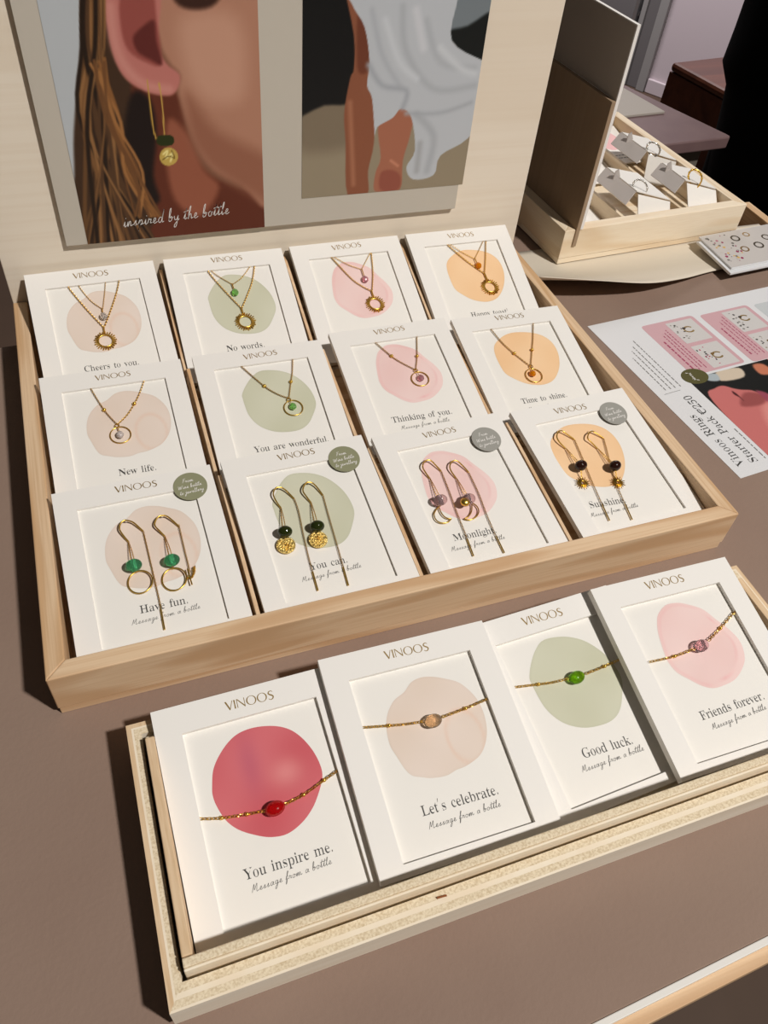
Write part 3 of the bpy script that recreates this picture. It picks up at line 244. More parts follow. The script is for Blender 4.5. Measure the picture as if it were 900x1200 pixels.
GL = json.loads(r'''{"C":[468,[[257,-11,213,-7,174,3,137,20,105,43,78,71,56,104,39,142,29,184,26,228,30,273,39,314,56,351,79,384,106,412,139,435,176,452,216,462,259,465,292,463,328,454,367,440,388,435,402,439,413,449,419,465,437,465,437,308,420,308,403,347,381,380,356,407,328,427,298,439,265,443,212,430,174,389,151,321,144,226,152,138,177,74,219,36,278,24,305,26,331,33,358,45,383,61,407,81,428,106,447,89,409,45,365,14,314,-5]]],"F":[404,[[15,0,15,17,36,20,52,26,62,34,69,45,73,62,75,84,75,375,73,396,69,412,61,423,50,430,35,435,14,439,14,455,394,455,394,320,377,320,372,345,365,367,355,385,343,400,328,412,310,420,288,426,261,430,230,431,200,429,186,421,182,398,182,247,190,247,217,250,239,257,256,270,269,289,278,314,284,347,302,347,302,118,285,118,279,154,269,181,257,200,239,213,217,221,189,224,182,224,182,81,188,43,193,34,200,28,210,24,222,20,238,18,257,17,257,0]]],"G":[508,[[268,-10,222,-7,179,3,141,19,108,42,80,70,57,103,41,141,31,183,28,229,31,274,41,315,57,352,80,385,107,413,139,435,176,452,215,462,257,465,293,463,330,454,369,441,388,436,406,443,419,465,437,465,437,308,420,308,409,334,397,357,382,379,366,397,348,413,329,426,309,436,288,441,267,443,214,430,176,389,153,322,146,228,148,178,154,135,165,98,180,67,206,37,238,19,275,13,298,14,316,19,328,27,336,39,341,53,343,71,343,128,341,146,337,161,329,170,317,176,299,180,275,182,275,198,500,198,500,182,481,180,466,177,457,171,451,161,447,147,446,128,446,29,402,12,357,0,313,-8]]],"H":[523,[[15,0,15,17,36,20,52,24,62,32,69,43,73,59,75,81,75,379,73,398,69,413,62,424,51,431,36,436,16,439,16,455,242,455,242,439,204,432,187,415,182,379,182,251,342,251,342,379,337,415,320,432,282,439,282,455,507,455,507,439,486,436,471,431,461,424,454,414,451,399,449,379,449,81,451,60,455,44,461,33,471,25,487,20,507,17,507,0,282,0,282,17,303,20,318,24,329,31,336,41,340,58,342,81,342,221,182,221,182,81,183,59,187,43,194,32,205,24,221,20,242,17,242,0]]],"L":[426,[[15,0,15,17,36,20,52,24,62,32,69,43,73,59,75,81,75,379,73,399,69,414,62,425,51,432,36,436,16,439,16,455,250,455,250,439,208,434,199,430,193,424,188,416,182,379,182,83,185,47,200,31,234,28,264,29,291,33,315,40,335,49,354,63,370,80,384,100,397,125,409,154,427,154,402,0]]],"M":[634,[[14,0,14,17,34,20,50,24,61,32,69,43,74,58,75,79,75,382,71,416,53,432,15,439,15,455,185,455,317,142,449,455,617,455,617,439,598,436,583,430,573,423,566,412,561,397,560,378,560,85,565,43,569,34,574,28,582,23,617,17,617,0,396,0,396,17,433,25,440,29,446,36,450,44,455,83,455,399,288,0,270,0,105,389,105,80,107,57,112,41,120,30,131,23,148,19,169,17,169,0]]],"N":[494,[[403,-11,107,350,107,79,108,57,112,42,119,31,129,24,145,20,167,17,167,0,18,0,18,17,54,23,71,41,76,79,76,388,36,433,18,439,18,455,156,455,391,169,391,377,386,414,369,431,331,439,331,455,480,455,480,439,459,436,443,432,433,425,427,414,423,398,422,377,422,-11]]],"P":[418,[[15,0,15,17,36,20,52,24,62,32,69,43,73,59,75,81,75,379,73,398,69,413,62,424,51,431,36,436,16,439,16,455,214,455,265,454,306,449,336,440,357,429,375,415,390,398,400,378,407,356,409,332,404,296,390,266,367,240,334,221,292,209,242,206,182,206,182,81,183,59,187,43,194,32,205,24,221,20,242,17,242,0],[182,230,201,230,231,232,255,240,272,253,283,271,290,297,292,329,290,361,285,387,275,406,261,420,241,428,216,431,189,424,182,398]]],"R":[473,[[15,0,15,17,36,20,52,24,62,32,69,43,73,59,75,81,75,379,73,398,69,413,62,424,51,431,36,436,16,439,16,455,217,455,264,453,305,448,339,439,367,426,395,403,412,372,417,334,411,296,392,265,360,241,315,224,432,50,452,26,478,17,480,17,480,0,338,0,201,212,182,212,182,81,183,59,187,43,194,32,205,24,221,20,242,17,242,0],[182,234,203,234,235,236,261,245,280,258,293,278,301,304,304,336,295,389,268,421,224,431,209,430,197,427,190,422,185,414,183,402,182,385]]],"S":[390,[[43,-11,43,158,62,158,75,113,91,77,111,50,136,30,164,19,197,15,220,17,241,24,257,36,269,51,276,69,279,89,273,117,255,140,225,160,163,191,127,210,99,231,77,253,62,276,53,302,50,332,52,358,57,381,67,403,80,421,96,437,115,449,136,459,160,464,185,466,229,461,282,448,291,446,300,445,310,447,317,454,320,466,339,466,339,319,322,319,315,343,305,365,293,385,280,402,265,417,248,429,231,438,213,443,194,445,173,443,155,437,140,426,128,413,122,398,120,380,121,364,127,349,137,336,151,325,168,314,189,303,253,273,279,260,300,247,317,233,331,219,342,204,350,188,355,171,358,153,359,133,357,106,350,80,339,58,323,38,304,21,281,8,254,-2,225,-8,192,-10,158,-8,126,1,98,9,85,12,69,7,61,-11]]],"T":[423,[[92,0,92,17,114,19,130,23,142,31,150,42,154,59,156,81,156,433,149,433,116,430,88,420,65,403,47,380,35,352,29,318,11,318,11,455,410,455,410,317,394,317,381,368,357,404,319,426,269,433,263,433,263,81,265,58,269,41,276,30,288,23,305,19,328,17,328,0]]],"V":[428,[[212,-13,44,381,22,420,14,429,1,435,-14,439,-14,455,211,455,211,439,192,438,177,436,166,432,159,427,154,419,152,410,161,378,259,143,348,377,355,409,353,419,349,427,342,432,331,435,317,438,299,439,299,455,442,455,442,439,429,437,418,434,408,427,400,418,391,403,382,383,230,-13]]],"Y":[426,[[101,0,101,17,122,20,138,24,148,32,155,43,159,59,161,81,161,179,46,387,35,406,24,421,14,429,1,435,-13,438,-13,455,207,455,207,438,195,438,167,432,156,416,164,392,248,226,333,366,342,382,347,396,349,408,343,424,326,435,298,438,295,438,295,455,439,455,439,438,428,435,418,431,409,424,383,392,268,203,268,81,269,59,273,43,280,32,291,24,307,20,328,17,328,0]]],"a":[344,[[255,-10,226,-5,208,10,200,35,168,11,133,-4,95,-9,74,-6,55,0,40,11,29,26,22,43,20,63,25,91,39,115,63,136,98,155,143,173,199,190,199,241,197,258,193,272,187,282,177,290,164,294,148,296,123,293,109,286,104,274,113,257,123,231,121,220,117,210,110,202,100,196,90,192,77,191,64,192,54,196,45,203,38,212,34,223,33,236,35,252,40,266,49,278,62,290,77,300,95,308,115,314,137,317,162,318,205,315,239,307,263,292,280,271,290,244,293,210,293,62,295,40,304,34,320,42,329,28,306,7,281,-6],[151,34,174,41,199,63,199,169,154,151,127,123,118,84,122,56,133,39]]],"b":[361,[[43,-11,43,388,42,407,40,420,37,428,31,434,21,437,8,439,8,455,138,455,138,279,162,301,190,314,221,318,244,316,265,310,284,299,301,284,315,266,326,245,335,221,340,195,342,166,340,133,333,103,323,75,308,51,291,30,270,13,246,0,220,-8,192,-10,162,-6,133,7,105,28,53,-11],[183,14,204,18,220,30,232,49,239,77,244,114,245,160,244,197,239,228,231,251,220,267,204,277,184,280,174,279,164,275,155,270,147,262,142,253,138,242,138,69,143,38,158,20]]],"c":[293,[[156,-10,131,-8,108,-1,87,11,67,26,51,45,38,68,28,93,21,120,19,150,22,181,29,210,40,237,55,260,74,280,96,297,120,309,146,317,175,319,204,317,230,310,250,298,265,283,274,265,277,245,276,233,272,223,266,215,258,209,248,205,236,204,214,209,201,225,196,251,197,261,197,271,194,286,185,294,169,297,138,285,118,248,112,187,115,142,123,105,137,76,156,55,178,42,204,38,227,42,250,53,271,72,285,60,248,21,205,-2]]],"d":[370,[[140,-10,117,-8,97,-1,78,10,61,26,47,44,35,66,26,91,21,118,19,147,21,180,27,210,36,237,48,261,63,281,81,297,101,309,123,316,146,318,175,314,201,301,223,280,223,401,222,413,218,423,212,430,203,435,191,438,176,439,176,455,319,455,319,75,325,41,330,35,340,30,353,28,353,11,315,8,271,1,223,-10,223,39,201,12,173,-5],[171,28,182,30,192,34,202,41,211,51,218,62,223,76,223,242,220,252,214,262,206,270,196,276,186,279,174,281,155,277,141,267,130,250,123,225,119,193,118,153,119,115,123,83,130,58,140,42,153,32]]],"e":[301,[[154,-10,129,-8,106,-1,85,10,66,26,50,45,37,69,27,95,21,125,19,157,21,187,28,215,38,240,51,263,68,282,87,298,109,309,132,316,157,318,193,314,224,301,249,280,268,251,279,216,283,173,283,166,117,166,127,97,154,56,199,42,225,47,248,62,270,86,285,73,258,36,228,11,193,-5],[116,192,201,192,201,215,201,241,198,261,193,277,186,288,175,295,161,297,136,286,121,255,116,203]]],"f":[214,[[15,0,15,16,40,22,50,35,52,73,52,277,16,277,16,310,52,310,52,353,56,386,67,413,85,436,109,452,139,461,174,465,200,463,222,456,240,446,253,432,261,417,263,400,262,386,258,375,252,367,244,360,235,357,224,355,213,356,203,360,195,365,189,372,186,381,185,391,193,420,196,426,197,433,196,438,190,442,180,443,168,442,159,437,153,430,148,390,148,310,203,310,203,277,148,277,148,65,149,47,152,34,158,26,167,20,181,17,199,16,199,0]]],"g":[327,[[146,-140,106,-138,73,-132,48,-122,29,-108,18,-92,14,-75,20,-54,38,-38,69,-26,44,-10,29,9,24,30,26,46,32,61,42,74,57,86,77,98,102,110,58,135,31,169,22,212,24,232,30,251,40,268,53,282,69,295,88,305,109,312,132,317,157,318,183,317,208,312,233,304,317,304,317,268,268,268,281,248,289,226,291,203,290,185,285,167,276,151,264,137,250,125,234,116,215,108,194,104,172,103,157,103,142,104,131,103,121,100,112,94,106,87,102,80,101,71,105,59,119,51,141,49,175,49,208,48,236,45,259,40,277,33,292,24,303,13,310,-1,314,-18,316,-37,311,-67,296,-92,272,-113,239,-128,197,-137],[157,124,172,127,183,134,190,146,195,163,198,184,199,211,198,238,195,260,190,276,183,288,172,295,157,297,143,295,132,288,124,276,118,260,115,238,114,211,115,184,118,163,124,146,132,134,143,127],[161,-116,218,-111,252,-94,263,-66,262,-55,257,-47,249,-41,238,-37,223,-35,205,-34,97,-34,84,-45,76,-58,73,-73,76,-84,83,-94,95,-103,111,-111,133,-115]]],"h":[381,[[18,0,18,16,30,17,39,21,45,26,49,33,52,43,52,56,52,399,46,429,40,435,31,438,19,440,19,455,148,455,148,267,175,295,207,313,243,318,292,306,321,271,330,212,330,56,337,26,343,21,352,17,363,16,363,0,202,0,202,16,207,16,223,21,232,34,235,56,235,217,234,234,232,247,229,258,223,265,215,270,203,271,183,267,164,255,148,235,148,56,154,26,160,21,168,17,180,16,180,0]]],"i":[198,[[101,362,87,364,75,368,65,376,57,387,52,399,50,412,52,426,57,438,65,449,75,457,87,462,101,463,114,462,126,457,137,449,145,438,150,426,151,412,149,399,145,387,136,376,126,368,114,364],[18,0,18,16,30,18,39,21,45,26,49,32,52,43,52,56,52,252,47,285,41,289,32,292,20,293,21,310,148,310,148,56,154,26,160,21,168,18,180,16,180,0]]],"k":[359,[[17,0,17,16,30,18,39,21,45,26,49,33,52,43,52,56,52,398,47,429,42,434,33,438,20,439,21,455,148,455,148,169,227,248,236,259,242,269,244,278,240,287,228,292,209,293,206,293,206,310,345,310,345,293,320,289,297,278,275,260,222,209,346,34,355,24,365,18,376,16,376,0,211,0,211,16,217,16,229,18,237,23,239,32,232,49,163,147,148,134,148,56,154,26,160,21,168,18,180,16,180,0]]],"l":[199,[[18,0,18,16,30,18,39,21,45,26,49,32,52,43,52,56,52,398,47,429,42,434,33,438,20,439,20,455,148,455,148,56,154,26,160,21,168,18,180,16,180,0]]],"m":[554,[[18,0,18,16,30,17,39,21,45,26,49,33,52,43,52,56,52,253,46,284,40,289,31,293,19,294,19,310,146,310,146,265,173,294,204,312,237,318,277,312,305,293,320,261,348,293,381,312,418,318,465,306,494,271,504,212,504,56,510,26,516,21,524,17,536,16,536,0,377,0,377,16,389,18,397,21,403,26,410,56,410,217,409,234,407,247,404,258,398,265,389,270,377,271,358,268,341,256,324,237,324,56,331,26,336,21,345,18,356,16,356,0,199,0,199,16,211,18,219,21,225,26,232,56,232,217,231,233,229,247,226,258,220,265,211,270,199,271,180,267,162,255,146,235,146,56,152,27,158,21,166,18,177,16,177,0]]],"n":[381,[[18,0,18,16,30,17,39,21,45,26,49,33,52,43,52,56,52,253,46,284,40,289,31,293,19,294,19,310,148,310,148,267,175,296,207,313,243,318,292,306,321,271,330,212,330,56,337,26,343,21,352,17,363,16,363,0,202,0,202,16,207,16,223,21,232,34,235,56,235,217,234,234,232,247,229,258,223,265,215,270,203,271,183,267,164,255,148,235,148,56,154,26,160,21,168,17,180,16,180,0]]],"o":[336,[[169,-10,140,-8,114,-1,90,11,69,27,52,47,38,70,27,96,21,124,19,154,21,184,27,213,38,239,52,262,69,281,90,297,114,309,140,316,168,318,196,316,222,309,245,298,266,282,283,263,298,240,308,214,315,185,317,154,315,123,308,94,298,69,284,46,266,26,245,11,222,-1,197,-8],[169,11,186,14,199,24,209,39,217,81,220,154,218,206,214,245,208,271,198,286,185,296,169,299,151,296,138,286,128,271,122,245,118,206,117,154,120,82,128,39,138,24,152,14]]],"p":[371,[[17,-139,17,-124,40,-117,50,-101,52,-64,52,243,52,261,50,275,46,283,41,288,32,292,19,295,19,310,143,310,143,263,166,294,195,313,230,319,253,317,274,310,293,298,309,283,323,264,335,241,343,216,348,189,350,160,348,128,343,99,334,72,323,48,308,28,291,12,272,0,250,-8,227,-10,196,-5,170,9,148,32,148,-58,152,-99,167,-118,197,-123,197,-139],[195,28,214,32,229,42,239,59,247,84,251,116,253,154,251,192,247,223,241,248,232,265,218,275,199,278,179,273,162,259,148,235,148,69,160,46,176,33]]],"r":[287,[[18,0,18,16,30,18,39,21,45,26,49,32,52,43,52,56,52,252,52,267,50,278,46,285,41,289,32,292,20,293,21,310,146,310,146,252,158,272,172,288,187,301,203,311,218,316,233,318,250,317,264,312,275,304,283,293,288,281,289,266,288,254,284,243,278,234,270,228,260,224,248,222,222,231,207,250,189,260,179,258,171,252,162,241,155,228,151,211,149,192,149,56,150,42,153,32,159,25,167,21,180,18,197,16,197,0]]],"s":[288,[[151,-10,132,-8,110,-3,87,6,73,9,64,7,56,1,51,-9,36,-9,36,105,53,105,61,79,72,57,87,39,103,26,121,17,140,15,156,16,168,20,179,27,186,35,191,46,192,58,188,76,176,92,156,105,107,130,85,142,68,155,54,169,45,185,39,202,37,220,40,247,49,270,65,291,86,306,111,316,141,319,166,316,199,308,206,306,213,305,220,306,226,311,230,319,244,319,244,222,228,222,220,244,209,262,196,277,182,288,166,294,149,296,136,295,125,292,116,286,110,278,106,269,105,259,106,249,109,240,115,232,146,212,191,189,212,178,229,165,241,151,250,136,255,117,257,95,254,65,244,39,228,18,206,2,181,-7]]],"t":[228,[[124,-9,99,-7,80,-1,66,10,56,26,50,46,48,71,48,279,20,279,20,300,46,324,68,347,88,369,105,389,118,407,129,424,144,424,144,310,208,310,208,279,144,279,144,82,149,51,168,40,183,44,195,56,206,75,222,66,198,24,165,-1]]],"u":[375,[[131,-10,103,-7,81,2,65,17,54,38,48,65,46,97,46,248,39,282,33,289,24,293,11,294,11,310,142,310,142,74,143,63,146,54,151,46,158,40,166,37,177,36,196,39,213,49,228,66,228,248,228,263,225,275,221,283,214,289,204,293,189,294,189,310,324,310,324,70,325,56,327,46,331,39,338,34,347,31,360,30,360,13,321,10,277,3,228,-10,228,40,216,26,202,13,186,3,169,-4,150,-9]]],"v":[306,[[142,-10,38,248,22,281,16,288,8,292,-3,293,-3,310,164,310,164,294,156,294,141,292,132,286,129,276,130,268,185,122,236,253,241,272,237,284,224,292,203,294,203,310,305,310,305,295,294,291,284,286,278,279,260,243,160,-10]]],"w":[435,[[122,-10,17,265,6,284,-11,293,-11,310,138,310,138,293,120,289,114,276,116,266,120,253,167,127,211,235,201,266,190,288,168,295,168,310,323,310,323,293,308,291,299,285,296,276,296,269,298,262,336,141,382,256,387,275,380,289,356,295,356,310,445,310,445,295,425,284,412,258,304,-10,289,-10,223,197,140,-10]]],"y":[300,[[52,-140,36,-139,22,-133,10,-125,1,-113,-5,-100,-7,-84,-5,-73,-2,-62,5,-53,13,-46,24,-41,36,-40,46,-41,56,-44,64,-49,70,-57,73,-65,75,-76,74,-81,74,-87,86,-99,94,-96,104,-88,114,-74,129,-44,140,-5,36,251,25,275,15,287,-3,293,-5,293,-5,310,162,310,162,293,136,289,128,275,130,267,133,257,185,119,230,241,236,260,238,274,229,289,203,293,203,310,300,310,300,293,291,292,283,288,277,281,259,242,162,-24,151,-53,140,-77,129,-96,118,-111,107,-122,95,-131,83,-136,68,-139]]],"0":[375,[[188,-7,150,-3,118,7,91,24,69,48,51,76,39,111,30,150,25,193,23,241,25,289,30,332,39,371,51,405,69,433,91,456,118,473,150,483,189,486,225,483,257,473,283,456,305,433,322,405,336,370,345,331,351,288,353,240,351,193,345,150,336,110,322,76,305,47,283,24,256,7,225,-3],[188,37,210,43,227,61,237,91,242,120,246,155,248,195,248,240,247,300,243,349,237,390,227,419,211,437,189,443,166,437,150,419,139,390,132,349,128,300,127,240,128,195,130,155,134,120,139,91,150,61,166,43]]],"2":[375,[[24,0,24,69,123,171,148,198,170,223,187,245,200,266,210,287,218,307,222,327,225,349,226,371,225,395,220,413,212,427,202,437,189,443,174,445,153,442,137,432,126,416,118,393,114,364,112,329,88,331,68,336,50,344,37,357,29,374,26,396,28,411,34,426,43,441,55,454,72,465,92,474,116,481,143,485,174,486,220,483,258,473,288,456,310,434,323,407,328,375,327,359,324,344,319,329,313,314,303,298,291,281,277,262,259,242,238,220,154,138,87,74,244,74,257,75,269,79,279,86,288,95,295,107,300,120,305,141,345,141,341,0]]],"5":[375,[[165,-7,133,-5,106,-1,84,5,66,14,51,24,40,35,33,48,28,61,27,75,29,89,33,101,42,109,53,116,66,120,81,121,88,83,93,71,101,61,111,52,123,46,137,42,154,40,169,41,183,45,195,50,207,58,217,69,226,83,232,101,236,122,237,148,234,178,226,203,213,223,195,236,173,244,146,247,103,243,71,235,40,247,62,480,316,480,319,357,281,357,275,380,267,399,244,406,105,406,94,281,126,288,168,291,216,287,258,276,293,256,319,228,335,192,340,148,338,120,333,96,324,75,312,56,299,40,282,27,265,16,246,8,226,1,205,-3,185,-6]]],".":[180,[[89,-9,79,-8,69,-5,60,1,54,10,50,22,48,36,50,51,54,63,60,71,69,77,79,80,89,81,100,80,110,77,119,71,126,63,130,51,132,36,130,22,126,10,119,1,110,-5,100,-8]]],",":[180,[[28,-87,47,-3,61,78,124,78,129,71,122,46,114,20,104,-8,71,-87]]],"!":[181,[[71,135,54,480,126,480,109,135],[90,-9,79,-8,69,-5,60,1,54,10,50,22,48,36,50,51,54,63,60,71,69,77,79,80,90,81,101,80,110,77,119,71,126,63,130,51,132,36,130,22,126,10,119,1,110,-5,101,-8]]],"’":[403,[[64,0,64,480,339,480,339,0],[98,34,306,34,306,445,98,445]]],"€":[403,[[64,0,64,480,339,480,339,0],[98,34,306,34,306,445,98,445]]]}''')
GL['’'] = [GL['.'][0], [[x if i % 2 == 0 else x+500 for i, x in enumerate(c)] for c in GL[','][1]]]


# own lettering for the wordmark on the sleeves: flared capitals, unit cap height = 1
def ring_poly(cx, cy, rx, ry, ix, iy, n=28):
    o = [(cx+rx*math.cos(2*math.pi*i/n), cy+ry*math.sin(2*math.pi*i/n)) for i in range(n)]
    h = [(cx+ix*math.cos(2*math.pi*i/n), cy+iy*math.sin(2*math.pi*i/n)) for i in range(n)]
    return o, h
def wordmark():
    vs = []; fs = []
    def poly(p):
        o = len(vs); vs.extend(p); fs.append(list(range(o, o+len(p))))
    def strip(l, r):
        o = len(vs); n = len(l); vs.extend(l); vs.extend(r)
        for i in range(n-1): fs.append([o+i, o+i+1, o+n+i+1, o+n+i])
    x = 0.0
    poly([(x, 1), (x+.17, 1), (x+.475, .17), (x+.43, -.03), (x+.39, -.03)]); poly([(x+.43, -.03), (x+.475, .17), (x+.76, 1), (x+.83, 1), (x+.47, -.03)])
    x = 0.92; poly([(x, 0), (x+.15, 0), (x+.13, .5), (x+.15, 1), (x, 1), (x+.02, .5)])
    x = 1.22; poly([(x, 0), (x+.075, 0), (x+.065, .9), (x, 1)]); poly([(x, 1), (x+.13, 1), (x+.80, .14), (x+.83, -.02), (x+.76, -.02)]); poly([(x+.765, 1), (x+.84, 1), (x+.83, -.02), (x+.775, .1)])
    for x in (2.20, 3.33):
        n = 32; o, h = ring_poly(x+.53, .5, .53, .53, .40, .475, n); oo = len(vs); vs.extend(o); vs.extend(h)
        for i in range(n): fs.append([oo+i, oo+(i+1) % n, oo+n+(i+1) % n, oo+n+i])
    x = 4.50
    c = catmull([(x+.54, .86), (x+.38, .985), (x+.17, .93), (x+.09, .74), (x+.22, .58), (x+.42, .45), (x+.52, .27), (x+.40, .06), (x+.18, .01), (x+.01, .15)], 5)
    l = []; r = []
    for i, p in enumerate(c):
        t = c[min(i+1, len(c)-1)]-c[max(i-1, 0)]; t = t/np.hypot(*t); w = .028+.05*math.sin(math.pi*i/(len(c)-1))**1.5
        l.append((p[0]-t[1]*w, p[1]+t[0]*w)); r.append((p[0]+t[1]*w, p[1]-t[0]*w))
    strip(l, r)
    W = 5.10
    return [(a/W, b/W) for a, b in vs], fs
WM = wordmark()
_gc = {}; SLIM = 0.85
def glyph(ch, thin):
    if (ch, thin) in _gc: return _gc[(ch, thin)]
    cu = bpy.data.curves.new('glyph', 'CURVE'); cu.dimensions = '2D'; cu.fill_mode = 'BOTH'; cu.offset = 0.0
    for c in GL[ch][1]:
        n = len(c)//2; sp = cu.splines.new('POLY'); sp.points.add(n-1); sp.use_cyclic_u = True
        for i in range(n):
            ax, ay, bx, by = c[2*i-2], c[2*i-1], c[(2*i+2) % (2*n)], c[(2*i+3) % (2*n)]; L = math.hypot(bx-ax, by-ay) or 1
            sp.points[i].co = ((c[2*i]+(by-ay)/L*24*(SLIM if ch != 'N' else .2))/1000, c[2*i+1]/1000, 0, 1)
    ob = bpy.data.objects.new('glyph', cu); COL.objects.link(ob); bpy.context.view_layer.update()
    me = ob.to_mesh(); r = ([(v.co.x, v.co.y) for v in me.vertices], [list(p.vertices) for p in me.polygons]); ob.to_mesh_clear()
    bpy.data.objects.remove(ob); bpy.data.curves.remove(cu); _gc[(ch, thin)] = r; return r
def words(s, thin=0.003):
    vs = []; fs = []; x = 0.0
    for ch in s:
        if ch == ' ': x += 0.25; continue
        if ch == '€':   # a C with two bars
            for yb in (.27, .38): o = len(vs); vs += [(x-.01, yb), (x+.42, yb), (x+.42, yb+.04), (x-.01, yb+.04)]; fs.append([o, o+1, o+2, o+3])
            ch = 'C'
        if ch not in GL: continue
        v, f = glyph(ch, thin); o = len(vs); vs += [(a+x, b) for a, b in v]; fs += [[i+o for i in q] for q in f]; x += GL[ch][0]/1000 - 0.02
    return vs, fs, x
# handwriting: single-stroke letters, x-height 1
HW = {
 'a': (1.15, [[(.85, .8), (.5, 1), (.12, .6), (.2, .08), (.55, .15), (.9, .95), (.82, .2), (1.15, .12)]]),
 'b': (1.05, [[(.1, .3), (.45, 1.6), (.5, 2.4), (.25, 1.9), (.15, .2), (.45, .0), (.8, .45), (.6, .9), (.4, .6), (1.05, .7)]]),
 'd': (1.2, [[(.8, .8), (.45, 1), (.1, .5), (.3, .02), (.7, .4), (1.15, 2.4), (.85, .6), (.9, .05), (1.2, .2)]]),
 'e': (.95, [[(.0, .2), (.5, .5), (.6, .9), (.35, .95), (.18, .4), (.4, .0), (.95, .3)]]),
 'f': (.8, [[(.0, .2), (.5, 1.5), (.75, 2.3), (.5, 2.2), (.3, .5), (.1, -1.0), (.3, -.6), (.45, .2), (.8, .3)], [(.1, 1.0), (.7, 1.15)]]),
 'g': (1.1, [[(.8, .85), (.45, 1), (.12, .55), (.3, .05), (.7, .4), (.85, .95), (.6, -.9), (.2, -1.2), (.3, -.6), (1.1, .3)]]),
 'h': (1.1, [[(.05, .1), (.5, 1.7), (.55, 2.4), (.3, 1.8), (.15, 0), (.35, .7), (.65, .95), (.75, .4), (.8, .05), (1.1, .25)]]),
 'i': (.55, [[(.0, .2), (.25, .95), (.2, .2), (.3, .0), (.55, .25)], [(.38, 1.5), (.42, 1.6)]]),
 'j': (.6, [[(.1, .5), (.4, 1), (.25, -.8), (-.1, -1.2), (.0, -.5), (.6, .3)], [(.5, 1.5), (.55, 1.6)]]),
 'l': (.65, [[(.0, .2), (.4, 1.5), (.5, 2.3), (.28, 1.9), (.2, .3), (.35, .0), (.65, .3)]]),
 'm': (1.7, [[(.0, .2), (.2, .95), (.15, .0), (.45, .85), (.65, .85), (.65, .0), (.95, .85), (1.15, .85), (1.2, .1), (1.7, .3)]]),
 'n': (1.15, [[(.0, .2), (.2, .95), (.15, .0), (.5, .9), (.7, .8), (.72, .1), (1.15, .3)]]),
 'o': (1.0, [[(.55, .95), (.15, .7), (.2, .1), (.6, .05), (.75, .6), (.55, .95), (.7, .75), (1.0, .75)]]),
 'p': (1.1, [[(.0, .3), (.3, .95), (.05, -1.1), (.3, .6), (.65, .95), (.75, .4), (.4, .05), (1.1, .3)]]),
 'r': (.85, [[(.0, .2), (.2, 1.0), (.35, .8), (.65, .85), (.5, .2), (.85, .25)]]),
 's': (.85, [[(.0, .2), (.5, 1.0), (.45, .6), (.55, .15), (.2, .05), (.85, .25)]]),
 't': (.7, [[(.0, .2), (.4, 1.3), (.55, 2.1), (.3, .6), (.35, .02), (.7, .3)], [(.0, 1.35), (.9, 1.6)]]),
 'w': (1.4, [[(.0, .9), (.15, .1), (.55, .8), (.65, .1), (1.1, .95), (1.4, .8)]]),
 'y': (1.1, [[(.05, .9), (.2, .2), (.55, .2), (.85, .95), (.55, -.9), (.15, -1.2), (.25, -.6), (1.1, .3)]]),
 'M': (1.9, [[(.0, .0), (.5, 2.1), (.6, .5), (1.3, 2.2), (1.25, .4), (1.4, .0), (1.9, .3)]]),
 'F': (1.3, [[(.2, .0), (.6, 2.0)], [(.3, 2.0), (1.4, 2.2)], [(.4, 1.1), (1.1, 1.2)]]),
 'W': (2.2, [[(.0, 2.0), (.3, .0), (.95, 1.7), (1.15, .0), (2.0, 2.1)]]),
}
def script(s, slant=0.22):
    st = []; x = 0
    for ch in s:
        if ch == ' ': x += .75; continue
        w, L = HW[ch]
        for l in L: st.append([(a+x+slant*b, b) for a, b in l])
        x += w + .12
    return st, x
def ribbon(mb, pts2, w, P, m, h):
    c = catmull(pts2, 5) if len(pts2) > 2 else [np.array(p, float) for p in pts2]
    vs = []; fs = []
    for i, p in enumerate(c):
        t = c[min(i+1, len(c)-1)]-c[max(i-1, 0)]; L = np.hypot(*t) or 1; t = t/L
        vs += [P(p[0]-t[1]*w, p[1]+t[0]*w, h), P(p[0]+t[1]*w, p[1]-t[0]*w, h)]
    for i in range(len(c)-1): fs.append((2*i, 2*i+1, 2*i+3, 2*i+2))
    mb.add(vs, fs, m)
def put_words(mb, s, p0, p1, P, m, h, thin=.003, vsgn=-1, size=None, stretch=1.0):
    """write s on the line p0->p1 (plane units); vsgn -1 when the plane's second axis points down"""
    vs, fs, W = words(s, thin); p0 = np.array(p0, float); p1 = np.array(p1, float); d = p1-p0; L = np.hypot(*d); e = d/L
    k = size if size else L/W
    n = np.array([-e[1], e[0]]) if vsgn > 0 else np.array([e[1], -e[0]])
    mb.add([P(*(p0+e*(a*k)+n*(b*k*stretch)), h) for a, b in vs], fs, m)
def put_script(mb, s, p0, p1, P, m, h, w, vsgn=-1, yk=1.0):
    st, W = script(s); p0 = np.array(p0, float); p1 = np.array(p1, float); d = p1-p0; L = np.hypot(*d); e = d/L; k = L/W
    n = np.array([-e[1], e[0]]) if vsgn > 0 else np.array([e[1], -e[0]])
    for l in st: ribbon(mb, [tuple(p0+e*(a*k)+n*(b*k*yk)) for a, b in l], w, P, m, h)

